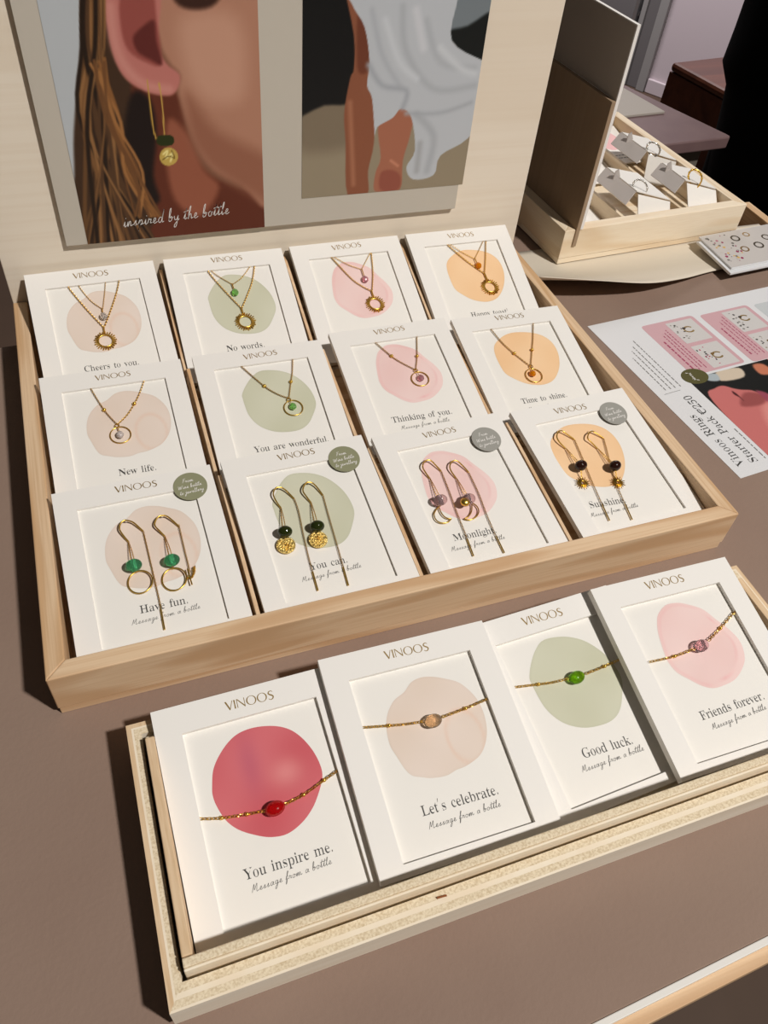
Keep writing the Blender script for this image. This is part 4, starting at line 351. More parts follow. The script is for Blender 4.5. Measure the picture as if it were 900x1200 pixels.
# ------------------------------------------------------------------ room shell
def structure(o): o['kind'] = 'structure'; return o
mb = MB(); mb.box((-4, -3, -0.80), (5, 6, -0.75), 'floor_brown'); structure(mb.build('floor'))
W0 = Vector((2.2335, 2.5473, -0.75)); WS = Vector((-.465, .885, 0)); WN = Vector((-.885, -.465, 0))
def wp(s, n, z): return W0+WS*s+WN*n+Vector((0, 0, z))
mb = MB(); mb.box((-2.6, -0.12, 0), (0.0, 0, 2.6), 'wall_paint', wp); mb.box((0.0, -0.12, 2.1), (2.2, 0, 2.6), 'wall_paint', wp); mb.box((1.1, -0.12, 0), (2.2, 0, 2.1), 'wall_paint', wp); structure(mb.build('wall_back'))
mb = MB(); mb.box((-2.6, 0, 0), (-0.001, .012, .05), 'wall_paint', wp); structure(mb.build('baseboard_back', bevel=.003))
mb = MB(); mb.box((0.0, -.06, 0), (.035, .02, 2.1), 'door_trim', wp); mb.box((.035, -.06, 0), (.085, .006, 2.1), 'door_grey', wp); mb.box((.085, -.06, 0), (.105, .014, 2.1), 'door_trim', wp); structure(mb.build('trim_1', bevel=.002))
d = MB(); d.box((.108, -.05, 0.005), (1.095, -.01, 2.095), 'door_grey', wp); door = structure(d.build('door_1', bevel=.003))
h = MB(); h.box((.112, -.01, .16), (.125, .03, .30), 'handle_metal', wp); h.box((.110, -.01, .235), (.135, .012, .25), 'handle_metal', wp); h.build('door_handle', door, bevel=.002)

# ------------------------------------------------------------------ table
ang = math.atan(.0428); ca, sa = math.cos(ang), math.sin(ang)
def tf(x, y, z): return Vector((.1932+x*ca-y*sa, -.2048+x*sa+y*ca, z))    # table frame: y = 0 at the front edge
t = thing('display_table', 'brown painted table with a pale wooden front edge carrying the display trays', 'table', (.2, .1, -.02))
m = MB(); m.box((-.75, .0012, -.022), (.515, .529, 0), 'tabletop_brown', tf); m.build('tabletop', t, bevel=.0008)
m = MB(); m.box((-.75, -.0018, -.004), (.515, .0012, .0002), 'laminate_white', tf); m.build('laminate_strip', t, bevel=.0004)
m = MB(); m.box((-.75, -.0074, -.026), (.515, -.0002, -.0042), 'pine_x', tf); m.box((-.75, -.0002, -.026), (.515, .03, -.022), 'pine_x', tf); m.build('edge_band', t, bevel=.0004)
for x, y in ((-.70, .04), (.47, .04), (-.70, .49), (.47, .49)):
    m = MB(); m.box((x, y, -.75), (x+.04, y+.04, -.022), 'pine_y', tf); m.build('leg', t, bevel=.002)
t2 = thing('side_table', 'brown table with a raised wooden lip on its right end, behind the main table', 'table', (.55, .47, -.02))
m = MB(); m.box((.23, .531, -.022), (.512, .79, 0), 'tabletop_brown', tf); m.build('tabletop', t2, bevel=.0008)
m = MB(); m.prism([(.7135, .336), (.7235, .336), (.7235, .398), (.7135, .398)], -.03, .004, 'pine_y'); m.build('edge_lip', t2, bevel=.0006)
for x, y in ((.27, .55), (.46, .55), (.27, .74), (.46, .74)):
    m = MB(); m.box((x, y, -.75), (x+.035, y+.035, -.022), 'pine_y', tf); m.build('leg', t2, bevel=.002)

# ------------------------------------------------------------------ cards
RAD = math.radians
class Frame:
    def __init__(s, o, th, yw):
        s.o = Vector(o); s.a = Vector((math.cos(yw), math.sin(yw), 0)); s.b = Vector((math.sin(yw)*math.cos(th), -math.cos(yw)*math.cos(th), -math.sin(th)))
        s.n = s.b.cross(s.a); s.n *= (1 if s.n.z > 0 else -1)
    def P(s, u, v, h=0): return s.o+s.a*(u*.001)+s.b*(v*.001)+s.n*(h*.001)   # millimetres in the card's own plane
CW, CH, MX, MY, WH = 88.21, 105.49, 11.95, 13.68, 86.23
PAPER = {'beige': [(230, 214, 201), (224, 206, 190)], 'green': [(208, 207, 184), (199, 198, 172)], 'pink': [(237, 209, 203), (233, 198, 192)], 'orange': [(243, 206, 163), (239, 196, 149)], 'red': [(212, 114, 119), (200, 92, 99)]}
def blob(mb, fr, key, cu, cv, su, sv, h, seed):
    rng = np.random.RandomState(seed); out = catmull(D['ART'][key], 5, True); N = len(out); RINGS = 16
    c1 = np.array(lin(PAPER[key][0])); c2 = np.array(lin(PAPER[key][1])); vs = []; cols = []; fs = []
    ph = rng.rand(6)*6.28
    def colour(u, v, r, q):
        k = 0.5+0.25*math.sin(u*.16+ph[0])*math.cos(v*.13+ph[1])+0.25*math.sin((u+v)*.09+ph[2])
        c = c1*(1-k)+c2*k
        if key == 'pink':
            inner = .93-.10*max(0, math.cos(q-.35)); edge = math.exp(-((r-inner)/.018)**2)*(.35+.65*max(0, math.cos(q-.5)))
            c = c*(1-edge*.5)+np.array(lin((232, 146, 150)))*edge*.5
            if r > inner: f = max(0, math.cos(q-.35)); c = c*(1-.45*f)+np.array(lin((244, 216, 210)))*.45*f
        elif key == 'beige':
            d = math.hypot((u-12)/9, (v-9)/13); e = math.exp(-((d-1)/.10)**2); c = c*(1-.35*e)+np.array(lin((226, 186, 160)))*.35*e
            if r > .95: c = c*.96
        elif key == 'red':
            e = math.exp(-(((u+6)/5)**2+((v+9)/14)**2)); c = c*(1-.4*e)+np.array(lin((166, 76, 106)))*.4*e
            e = math.exp(-(((u-9)/7)**2+((v+1)/6)**2)); c = c*(1-.75*e)+np.array(lin((224, 142, 140)))*.75*e
        elif r > .95: c = c*.95
        return c
    vs.append(fr.P(cu, cv, h)); cols.append(colour(0, 0, 0, 0))
    for j in range(1, RINGS+1):
        r = j/RINGS
        for i, p in enumerate(out):
            u, v = p[0]*r, p[1]*r; vs.append(fr.P(cu+u*su, cv+v*sv, h)); cols.append(colour(u, v, r, math.atan2(v, u)))
    for i in range(N): fs.append((0, 1+i, 1+(i+1) % N))
    for j in range(RINGS-1):
        for i in range(N): a = 1+j*N; fs.append((a+i, a+N+i, a+N+(i+1) % N, a+(i+1) % N))
    mb.add(vs, fs, 'print', cols)
PH = {'b0': 'You inspire me.', 'b1': 'Let’s celebrate.', 'b2': 'Good luck.', 'b3': 'Friends forever.', '00': 'Have fun.', '01': 'You can.', '02': 'Moonlight.', '03': 'Sunshine.',
      '10': 'New life.', '11': 'You are wonderful.', '12': 'Thinking of you.', '13': 'Time to shine.', '20': 'Cheers to you.', '21': 'No words.', '23': 'Happy toast!'}
CL = {'b0': 'white boxed card reading You inspire me, with the big red watercolour spot',
      'b1': 'white boxed card reading Let’s celebrate, beige spot, in the low front tray',
      'b2': 'white boxed card reading Good luck, green spot, tucked under both its neighbours',
      'b3': 'white boxed card reading Friends forever, at the right end of the low front tray',
      '00': 'white earring card reading Have fun, beige spot and olive green round sticker',
      '01': 'white earring card reading You can, green spot and sage round sticker',
      '02': 'white earring card reading Moonlight, pink spot and grey round sticker',
      '03': 'white earring card reading Sunshine, orange spot and grey round sticker',
      '10': 'white necklace card reading New life, beige spot, middle row of the big tray',
      '11': 'white necklace card reading You are wonderful, with a green spot',
      '12': 'white necklace card reading Thinking of you, with a pink spot',
      '13': 'white necklace card reading Time to shine, with an orange spot',
      '20': 'white necklace card reading Cheers to you, at the back left of the big tray',
      '21': 'white necklace card reading No words, green spot, back row against the back panel',
      '22': 'white necklace card with pink spot in the back row, message hidden',
      '23': 'white necklace card with orange spot at the back right corner of the big tray'}
POSES = dict(D['POSE']); POSES['20'][4] = .018; POSES['13'][4] = POSES['21'][4] = POSES['23'][4] = -.011; POSES['b1'][2] = .0352; POSES['b2'][2] = .0303
FR = {}; REC = {}
for idx, key in enumerate(sorted(POSES)):
    x, y, z, th, yw = POSES[key]; fr = Frame((x, y, z), th, yw); FR[key] = fr; P = fr.P
    front = key[0] == 'b'; T = 4.4 if front else 4.0; rec = 2.5 if front else 1.6; REC[key] = rec
    card = thing('jewellery_card', CL[key], 'jewellery card', P(CW/2, CH/2, -T), 'jewellery cards in the front tray' if front else 'jewellery cards in the big tray')
    # sleeve: a flat box whose face has a cut-out window
    s = MB(); o4 = [(0, 0), (CW, 0), (CW, CH), (0, CH)]; w4 = [(MX, MY), (CW-MX, MY), (CW-MX, MY+WH), (MX, MY+WH)]
    vs = [P(u, v, 0) for u, v in o4]+[P(u, v, 0) for u, v in w4]+[P(u, v, -T) for u, v in o4]+[P(u, v, -rec-.3) for u, v in w4]
    fs = [(i, (i+1) % 4, 4+(i+1) % 4, 4+i) for i in range(4)]+[(i, 8+i, 8+(i+1) % 4, (i+1) % 4) for i in range(4)]+[(4+i, 4+(i+1) % 4, 12+(i+1) % 4, 12+i) for i in range(4)]+[(8, 9, 10, 11)]
    s.add(vs, fs, 'card_white')
    a, b = D['HEAD'][key]; d_ = np.array(b)-np.array(a); L = np.hypot(*d_); e = d_/L; nn = np.array([e[1], -e[0]])
    s.add([P(*(np.array(a)+e*(q[0]*L)+nn*(q[1]*L*.94)), .05) for q in WM[0]], WM[1], 'foil')
    s.build('sleeve', card)
    # printed insert seen through the window
    n = MB(); n.box((MX-1, MY-1, -rec-.25), (CW-MX+1, MY+WH+1, -rec), 'insert_white', P)
    k, cu, cv, su, sv = D['BLOB'][key]; blob(n, fr, k, cu, cv, su, sv, -rec+.05, idx+3)
    if key in PH:
        ln = D['PHR'].get(key)
        if key == '11': ln = [ln[0], [72.5, 83.6]]
        if ln is None: ln = [[29.5, 83.0], [57.0, 83.3]] if key == '21' else [[30.5, 82.8], [62.5, 83.2]]
        put_words(n, PH[key], ln[0], ln[1], P, 'ink', -rec+.09, stretch=1.08)
        sc = D['SCR'].get(key)
        if sc is None: sc = [[27, 89], [62, 89]]
        if key == '03': sc = [[13.4, 88.1], [47.5, 89.6]]
        put_script(n, 'Message from a bottle', sc[0], sc[1], P, 'ink', -rec+.09, .085, yk=.9)
    n.build('insert', card)
    if key in D['STK']:
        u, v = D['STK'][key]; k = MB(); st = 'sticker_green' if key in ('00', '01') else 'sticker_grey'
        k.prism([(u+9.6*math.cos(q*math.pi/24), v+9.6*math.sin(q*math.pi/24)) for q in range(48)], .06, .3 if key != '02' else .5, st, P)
        hh = .34 if key != '02' else .54
        put_script(k, 'From', (u-4, v-3.0), (u+2.5, v-3.2), P, 'ink_white', hh, .12); put_script(k, 'Wine bottle', (u-7, v+1.2), (u+6.5, v+.4), P, 'ink_white', hh, .12); put_script(k, 'to jewellery', (u-6.8, v+5), (u+7, v+4.2), P, 'ink_white', hh, .12)
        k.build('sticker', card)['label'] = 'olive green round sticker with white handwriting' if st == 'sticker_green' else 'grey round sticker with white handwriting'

# ------------------------------------------------------------------ jewellery
def to3(fr, pts, h): return [fr.P(p[0], p[1], h if not callable(h) else h(i/(max(len(pts)-1, 1)))) for i, p in enumerate(pts)]
def chain(mb, pts, pitch, width, wire, m):
    """oval links, each turned a quarter against the last, along a 3-D path"""
    P = [Vector(p) for p in catmull([tuple(p) for p in pts], 8)]
    d = [0]
    for i in range(1, len(P)): d.append(d[-1]+(P[i]-P[i-1]).length)
    L = d[-1]; n = max(2, int(L/pitch)); up0 = CARDN
    for k in range(n):
        s = (k+.5)*L/n
        j = max(i for i in range(len(d)) if d[i] <= s); j = min(j, len(P)-2)
        f = (s-d[j])/(d[j+1]-d[j] or 1); c = P[j].lerp(P[j+1], f); t = (P[j+1]-P[j]).normalized()
        a = t.cross(up0).normalized(); b = a.cross(t)
        w = (a*.8+b*.45) if k % 2 == 0 else (b*.8-a*.45)
        w.normalize(); hl = L/n*.68; hw = width/2
        mb.tube([c+t*(hl*math.cos(q))+w*(hw*math.sin(q)) for q in [2*math.pi*i/8 for i in range(8)]], wire, m, 5, True)
CARDN = Vector((0, 0, 1))
def circle3(fr, u, v, r, h, n=28, rv=None, tilt=0.0):
    return [fr.P(u+r*math.cos(2*math.pi*i/n), v+(rv or r)*math.sin(2*math.pi*i/n), h+tilt*math.cos(2*math.pi*i/n)) for i in range(n)]
mm = .001
def drop_gem(fr, u, v, h, m, r=2.5):
    g = MB(); ax = (fr.a*(r*mm), fr.n*(r*.8*mm), -fr.b*(r*1.15*mm))
    g.ellipsoid(fr.P(u, v, h), ax, m, 10, 8, lambda t, q: 1.0 if t > 1.4 else .62+.27*t)
    return g
# bracelets
BM = {'b0': ('glass_red', 'fine gold chain bracelet with one cherry red glass bead', ), 'b1': ('glass_champagne', 'fine gold chain bracelet with one champagne glass bead'), 'b2': ('glass_lime', 'fine gold chain bracelet with one lime green glass bead'), 'b3': ('glass_rose', 'fine gold chain bracelet with one pale rose glass bead')}
for key, d in D['BRAC'].items():
    fr = FR[key]; CARDN = fr.n; base = -REC[key]
    u, v = d['bead']
    t = thing('bracelet', BM[key][1]+' across its card', 'bracelet', fr.P(u, v, base), 'bead bracelets in the front tray')
    for side in ('l', 'r'):
        c = MB(); pts = d[side]; n_ = len(pts)
        hs = [base+1.1+(1.4 if (side == 'l' and i == n_-1) or (side == 'r' and i == 0) else 0)+(.35 if (side == 'l' and i == 0) or (side == 'r' and i == n_-1) else 0) for i in range(n_)]
        chain(c, [fr.P(p[0], p[1], hs[i]) for i, p in enumerate(pts)], 1.75*mm, 1.35*mm, .2*mm, 'gold'); co = c.build('chain', t, smooth=60)
        for q in d['balls']:
            if (side == 'l') == (q[0] < u):
                bl = MB(); bl.ellipsoid(fr.P(q[0], q[1], base+1.2), (fr.a*1.0*mm, fr.b*1.0*mm, fr.n*1.0*mm), 'gold', 10, 8); bl.build('gold_ball', t, smooth=60)
    g = MB(); tl = -.12; ea = fr.a*math.cos(tl)+fr.b*math.sin(tl); eb = fr.b*math.cos(tl)-fr.a*math.sin(tl)
    g.ellipsoid(fr.P(u, v, base+3.0), (ea*4.6*mm, eb*3.3*mm, fr.n*2.8*mm), BM[key][0], 28, 18); g.build('glass_bead', t, smooth=60)
# necklaces
NG = {'20': 'glass_clear', '21': 'glass_mint', '22': 'glass_pink', '23': 'glass_amber', '10': 'glass_milky', '11': 'glass_mint', '12': 'glass_pink', '13': 'glass_amber'}
NL = {'20': 'double gold necklace with a clear drop and sun ring, back left card', '21': 'double gold necklace with a light green drop and sun ring, on the green spot', '22': 'double gold necklace with a pink drop and sun ring, on the pink spot', '23': 'double gold necklace with an amber drop and sun ring, on the orange spot',
      '10': 'gold necklace with a thin hoop round a milky white stone', '11': 'gold necklace with a thin hoop round a bright green stone', '12': 'gold necklace with a thin hoop round a dusky pink stone', '13': 'gold necklace with a thin hoop round an amber stone'}
for key, d in D['NECK'].items():
    fr = FR[key]; CARDN = fr.n; base = -REC[key]
    pd = d.get('sun') or d['hoop']
    t = thing('necklace', NL[key], 'necklace', fr.P(pd[0], pd[1], base), 'sun ring necklaces in the back row' if 'sun' in d else 'hoop necklaces in the middle row')
    def ends(pts): return [fr.P(p[0], p[1], base+(1.0 if i else 1.2)) for i, p in enumerate(pts)]
    if 'sun' in d:
        for nm in ('tl', 'tr'):
            c = MB(); chain(c, ends(d[nm]), 1.15*mm, .95*mm, .19*mm, 'gold_fine'); c.build('chain', t, smooth=60)
        for nm in ('hl', 'hr'):
            c = MB(); chain(c, ends(d[nm]), .95*mm, .62*mm, .12*mm, 'gold_fine'); c.build('fine_chain', t, smooth=60)
        g = drop_gem(fr, d['gem'][0], d['gem'][1], base+2.1, NG[key], 2.6); go = g.build('gemstone', t)
        e0 = np.array(d['hl'][-1]); e1 = np.array(d['gem']); q = e1+(e0-e1)*.36
        b = MB(); b.tube(to3(fr, [e0, (e0+q)/2, q], base+1.6), .42*mm, 'gold_fine', 8); b.build('bail', t, smooth=60)
        u, v = d['sun']; s = MB()
        s.tube(circle3(fr, u, v, 4.75, base+1.0, 32), .5*mm, 'gold', 8, True)
        for i in range(26):
            q = 2*math.pi*i/26; r0, r1 = 5.0, (7.6 if i % 2 == 0 else 7.1)
            s.tube([fr.P(u+r*math.cos(q), v+r*math.sin(q), base+.9) for r in (r0, r0*.5+r1*.5, r1)], .36*mm, 'gold', 6, rf=lambda x: (.52-.08*x)*mm)
        s.build('sun_pendant', t, smooth=50)
        e0 = np.array(d['tl'][-1]); dv = np.array((u, v))-e0; q = e0+dv*(1-7.0/np.hypot(*dv))
        b = MB(); b.tube(to3(fr, [e0-dv*.03, (e0+q)/2, q+dv*.08], base+1.3), .6*mm, 'gold_fine', 8); b.build('bail', t, smooth=60)
    else:
        for nm in ('tl', 'tr'):
            c = MB(); chain(c, ends(d[nm]), 1.05*mm, .8*mm, .16*mm, 'gold_fine'); c.build('chain', t, smooth=60)
        for q in d['balls']:
            bl = MB(); bl.ellipsoid(fr.P(q[0], q[1], base+1.25), (fr.a*1.25*mm, fr.b*1.25*mm, fr.n*1.2*mm), 'gold', 12, 8); bl.build('gold_ball', t, smooth=60)
        u, v = d['hoop']; s = MB(); s.tube(circle3(fr, u, v, 6.15, base+.9, 48), .36*mm, 'gold', 8, True); s.build('hoop', t, smooth=60)
        q = np.array(d['bail']); b = MB(); b.tube(circle3(fr, q[0], q[1], 1.25, base+1.2, 16), .34*mm, 'gold', 6, True)
        gq = np.array(d['gem']); b.tube(to3(fr, [q+(gq-q)*.15, q+(gq-q)*.6], base+1.6), .3*mm, 'gold', 6); b.build('bail', t, smooth=60)
        drop_gem(fr, d['gem'][0], d['gem'][1], base+2.1, NG[key], 2.35).build('gemstone', t, smooth=45)
# earrings
EM = {'00': ('glass_sea', 'glass_sea_core', 'hoop'), '01': ('glass_olive', None, 'disc'), '02': ('glass_mauve', 'glass_mauve_core', 'moon'), '03': ('glass_brown', None, 'sun')}
EN = {'00': 'sea green bead and gold hoop', '01': 'dark olive bead and hammered gold disc', '02': 'mauve bead and gold crescent moon', '03': 'dark brown bead and small gold sun'}
for key, L in D['EAR'].items():
    fr = FR[key]; CARDN = fr.n; base = -REC[key]
    for n_, d in enumerate(L):
        ub, vb = d['bead']; uc, vc = d['charm']
        extra = {('00', 1): ', its thread chain knotted up', ('00', 0): ', its thread chain hanging straight', ('02', 1): ', gold dome on bead'}.get((key, n_), '')
        t = thing('earring', ('left' if n_ == 0 else 'right')+' gold thread earring with '+EN[key]+extra, 'earring', fr.P(ub, vb, base), 'thread earrings in the front row')
        m_, core, kind = EM[key]
        hk = d['hook']; N = len(hk)
        h = MB(); h.tube([Vector(p) for p in catmull([tuple(fr.P(p[0], p[1], base+.9+2.2*math.sin(math.pi*i/(N-1)))) for i, p in enumerate(hk)], 6)], .46*mm, 'gold', 8); h.build('ear_hook', t, smooth=60)
        k = min(range(N), key=lambda i: hk[i][1]); lp = MB(); lp.tube(circle3(fr, hk[k][0], hk[k][1]-.3, .9, base+2.6, 14), .18*mm, 'card_white', 5, True); lp.build('card_loop', t, smooth=60)
        e0 = np.array(hk[0]); bt = np.array((ub, vb))+(e0-np.array((ub, vb)))*(3.3/np.hypot(*(e0-np.array((ub, vb)))))
        c = MB()
        for s_ in (-1, 1):
            off = np.array((1.0, 0))*s_*.75
            chain(c, [fr.P(*e0, base+1.2), fr.P(*((e0+bt)/2+off*.8), base+2.2), fr.P(*(bt+off), base+3.6)], .85*mm, .6*mm, .13*mm, 'gold_fine')
        dn = np.array((uc, vc))-np.array((ub, vb)); dn = dn/np.hypot(*dn); b0 = np.array((ub, vb))+dn*2.9
        cr = {'hoop': 6.2, 'disc': 5.1, 'moon': 6.0, 'sun': 3.6}[kind]
        b1 = np.array((uc, vc))-dn*cr if kind != 'moon' else np.array(d['moon'][0])
        chain(c, [fr.P(*b0, base+3.4), fr.P(*b1, base+1.4)], .85*mm, .7*mm, .16*mm, 'gold_fine'); c.build('drop_chain', t, smooth=60)
        # bead: a flattened ring of glass standing on the chain
        ax = (np.array((ub, vb))-e0); ax = ax/np.hypot(*ax); side = fr.a*(-ax[1])+fr.b*ax[0]; along = fr.a*ax[0]+fr.b*ax[1]
        g = MB(); g.ellipsoid(fr.P(ub, vb, base+4.6), (side*4.0*mm, fr.n*3.5*mm, along*3.45*mm), m_, 28, 18, lambda tt, q: 1.0+.06*math.sin(tt)**2); go = g.build('glass_bead', t, smooth=60)
        if core:
            g = MB(); g.tube([fr.P(ub, vb, base+4.6)+along*(x*mm) for x in (-3.2, 0, 3.2)], 1.25*mm, core, 14); g.build('bead_core', go, smooth=60)
        if key == '02' and n_ == 1:
            gd = MB(); gd.ellipsoid(fr.P(ub-3.2, vb+1.6, base+5.2), (fr.a*3.0*mm, fr.n*2.0*mm, fr.b*2.8*mm), 'gold', 20, 12); gd.build('gold_dome', t, smooth=60)
        c = MB()
        if kind == 'hoop':
            c.tube(circle3(fr, uc, vc, 6.3, base+1.5, 56, 6.7, .6), .42*mm, 'gold', 8, True); nm = 'hoop'
        elif kind == 'disc':
            rg = np.random.RandomState(5+n_); vs = []; fs = []
            for j in range(8):
                for i in range(40):
                    r = 5.3*j/7; q = 2*math.pi*i/40
                    vs.append(fr.P(uc+r*math.cos(q), vc+r*math.sin(q), base+2.1+(.62*rg.rand() if 0 < j < 7 else .1)))
            for j in range(7):
                for i in range(40): fs.append((j*40+i, j*40+(i+1) % 40, (j+1)*40+(i+1) % 40, (j+1)*40+i))
            b_ = len(vs); vs += [fr.P(uc+5.3*math.cos(2*math.pi*i/40), vc+5.3*math.sin(2*math.pi*i/40), base+1.3) for i in range(40)]
            fs += [(280+i, 280+(i+1) % 40, b_+(i+1) % 40, b_+i) for i in range(40)]+[tuple(range(b_, b_+40))]
            c.add(vs, fs, 'gold_hammered'); nm = 'hammered_disc'
        elif kind == 'moon':
            c.tube([Vector(p) for p in catmull([tuple(fr.P(p[0], p[1], base+1.4)) for p in d['moon']], 5, True)], .38*mm, 'gold', 8, True); nm = 'crescent'
        else:
            c.tube(circle3(fr, uc, vc, 1.5, base+1.5, 20), .45*mm, 'gold', 8, True)
            for i in range(16):
                q = 2*math.pi*i/16; r1 = 4.9 if i % 2 == 0 else 4.2
                c.tube([fr.P(uc+r*math.cos(q), vc+r*math.sin(q), base+1.5) for r in (1.5, 3.0, r1)], .4*mm, 'gold', 6, rf=lambda x: (.62-.40*x)*mm)
            nm = 'sun_charm'
        c.build(nm, t, smooth=50 if kind != 'disc' else None)
        ch = d['chain']
        if (key, n_) == ('00', 1):
            c = MB(); chain(c, to3(fr, ch[:4], base+1.2), 1.15*mm, .78*mm, .15*mm, 'gold_fine'); chain(c, to3(fr, [ch[3], ch[4], ch[5], ch[6]], base+2.2), .8*mm, .9*mm, .2*mm, 'gold_fine'); chain(c, to3(fr, [ch[4], ((ch[4][0]+ch[5][0])/2+.6, (ch[4][1]+ch[5][1])/2), ch[5]], base+1.6), .8*mm, .8*mm, .2*mm, 'gold_fine'); c.build('thread_chain', t, smooth=60)
            c = MB(); c.tube(to3(fr, [(ch[7][0]-.4, ch[7][1]-10), ch[7]], base+2.6), .42*mm, 'gold', 8); c.build('end_bar', t, smooth=60)
        else:
            a_ = np.array(ch[-2]); z_ = np.array(ch[-1]); br = z_+(a_-z_)*(12.0/max(12.0, np.hypot(*(a_-z_))))
            path = [fr.P(*hk[-1], base+1.0)]+to3(fr, ch[1:-1], base+1.1)+[fr.P(*br, base+1.1)]
            c = MB(); chain(c, path, 1.15*mm, .78*mm, .15*mm, 'gold_fine'); c.build('thread_chain', t, smooth=60)
            c = MB(); c.tube([fr.P(*br, base+1.1), fr.P(*((br+z_)/2), base+1.1), fr.P(*z_, base+1.1)], .44*mm, 'gold', 8); c.build('end_bar', t, smooth=60)

# ------------------------------------------------------------------ the big display case
TW, TD, TH, TT = .40, 0.3196, 0.0328, .0095
case = thing('display_tray', 'big pine display tray with a tall pale back board, holding three rows of cards', 'display tray', (.2, .16, 0))
m = MB(); m.prism([(0.0006, .0006), (TW-.0006, .0006), (TW-.0006, TD), (.0006, TD)], 0.0, .0055, 'pine_x'); m.build('base_board', case, bevel=.0005)
def mitre(poly, name, mt):
    m = MB(); m.prism(poly, .0057, TH, mt); return m.build(name, case, bevel=.0007)
mitre([(0, 0), (TW, 0), (TW-TT, TT), (TT, TT)], 'front_board', 'pine_x')
mitre([(0, 0), (TT, TT), (TT, TD), (0, TD)], 'side_board', 'pine_y')
mitre([(TW, 0), (TW, TD), (TW-TT, TD), (TW-TT, TT)], 'side_board', 'pine_y')
m = MB(); m.box((0, TD+.0009, 0), (TW, TD+.0109, .32), 'ply_face'); m.build('back_board', case, bevel=.0006)
for xs in (.1042, .1977, .2938):
    m = MB(); prof = [(TT, .0057)]
    segs = [(.016, .0215, .112, .0335), (.1165, .019, .2135, .0355), (.2195, .017, .312, .0465)]
    top = []
    for y0, z0, y1, z1 in segs: top += [(y0, z0), (y1, z1)]
    poly = [(TT, .0057), (TD, .0057), (TD, .0465)]+top[::-1]+[(TT, .0215)]
    n = len(poly); sk = -.0012
    vs = [(xs, y, z) for y, z in poly]+[(xs+.0022, y, z) for y, z in poly]
    m.add(vs, [tuple(range(n)), tuple(range(n, 2*n))[::-1]]+[(i, (i+1) % n, n+(i+1) % n, n+i) for i in range(n)], 'pine_y'); m.build('divider', case, bevel=.0003)
for y in (.1135, .217):
    for x0, x1 in ((TT, .1042), (.1068, .1975), (.2001, .2939), (.2965, TW-TT)):
        m = MB(); m.box((x0, y, .0057), (x1, y+.0035, .0125), 'pine_pale_x'); m.build('cross_rail', case, bevel=.0003)

# poster on the back board
PF = TD-.0032
def pp(x, z, h=0): return Vector((x*.001, PF-h*.001, z*.001))
post = thing('poster', 'two-picture fashion poster on a taupe board, fixed to the big tray’s back board', 'poster', (.19, PF+.003, .18))
m = MB(); m.box((.0445, PF, .0738), (.3377, PF+.0040, .31), 'poster_board'); m.build('board', post, bevel=.0003)
def inside(px, py, poly):
    r = np.zeros(px.shape, bool); n = len(poly); dist = np.full(px.shape, 1e9)
    for i in range(n):
        x0, y0 = poly[i]; x1, y1 = poly[(i+1) % n]
        c = ((y0 > py) != (y1 > py)) & (px < (x1-x0)*(py-y0)/((y1-y0) or 1e-9)+x0); r ^= c
        dx, dy = x1-x0, y1-y0; t = np.clip(((px-x0)*dx+(py-y0)*dy)/((dx*dx+dy*dy) or 1e-9), 0, 1); dist = np.minimum(dist, np.hypot(px-x0-t*dx, py-y0-t*dy))
    return np.where(r, -dist, dist)
def paint(px, py, ops, bg):
    img = np.zeros((*px.shape, 3))+np.array(bg)
    for op in ops:
        if op[0] == 'p':
            _, c, bl, poly = op; sd = inside(px, py, [tuple(q) for q in catmull(poly, 4, True)]); k = np.clip(.5-sd/max(bl, .05)/1.0, 0, 1)
        else:
            _, c, w, bl, pts = op; sd = np.full(px.shape, 1e9); cp = catmull(pts, 5)
            for a, b in zip(cp[:-1], cp[1:]):
                d = b-a; t = np.clip(((px-a[0])*d[0]+(py-a[1])*d[1])/max(d@d, 1e-9), 0, 1); sd = np.minimum(sd, np.hypot(px-a[0]-t*d[0], py-a[1]-t*d[1]))
            k = np.clip(.5-(sd-w*.5)/max(bl, .05), 0, 1)
        k = (k*k*(3-2*k))[..., None]; img = img*(1-k)+np.array(c)*k
    return img
def lin_img(a):
    a = np.clip(a/255.0, 0, 1); return np.where(a <= .04045, a/12.92, ((a+.055)/1.055)**2.4)
def picture(mb, P, x0, x1, y0, y1, nx, ny, ops, bg, h, m):
    X, Y = np.meshgrid(np.linspace(x0, x1, nx), np.linspace(y0, y1, ny)); C = lin_img(paint(X, Y, ops, bg))
    vs = [P(X[j, i], Y[j, i], h) for j in range(ny) for i in range(nx)]
    fs = [(j*nx+i, j*nx+i+1, (j+1)*nx+i+1, (j+1)*nx+i) for j in range(ny-1) for i in range(nx-1)]
    mb.add(vs, fs, m, [tuple(c) for c in C.reshape(-1, 3)])
m = MB(); picture(m, pp, Q['ph1'][1][0], Q['ph1'][2][0], Q['ph1'][1][1], 300, 190, 300, Q['ops1'], (120, 80, 60), .25, 'print_gloss')
put_script(m, 'inspired by the bottle', Q['ptxt'][0], Q['ptxt'][1], pp, 'ink_white', .35, .2, vsgn=1, yk=1.15)
m.build('ear_picture', post)['label'] = 'close-up picture of an ear with a gold thread earring'
m = MB(); picture(m, pp, Q['ph2'][1][0], Q['ph2'][2][0], Q['ph2'][1][1], 300, 170, 270, Q['ops2'], (150, 137, 114), .25, 'print_gloss')
m.build('dress_picture', post)['label'] = 'picture of a barefoot walker in a white dress'

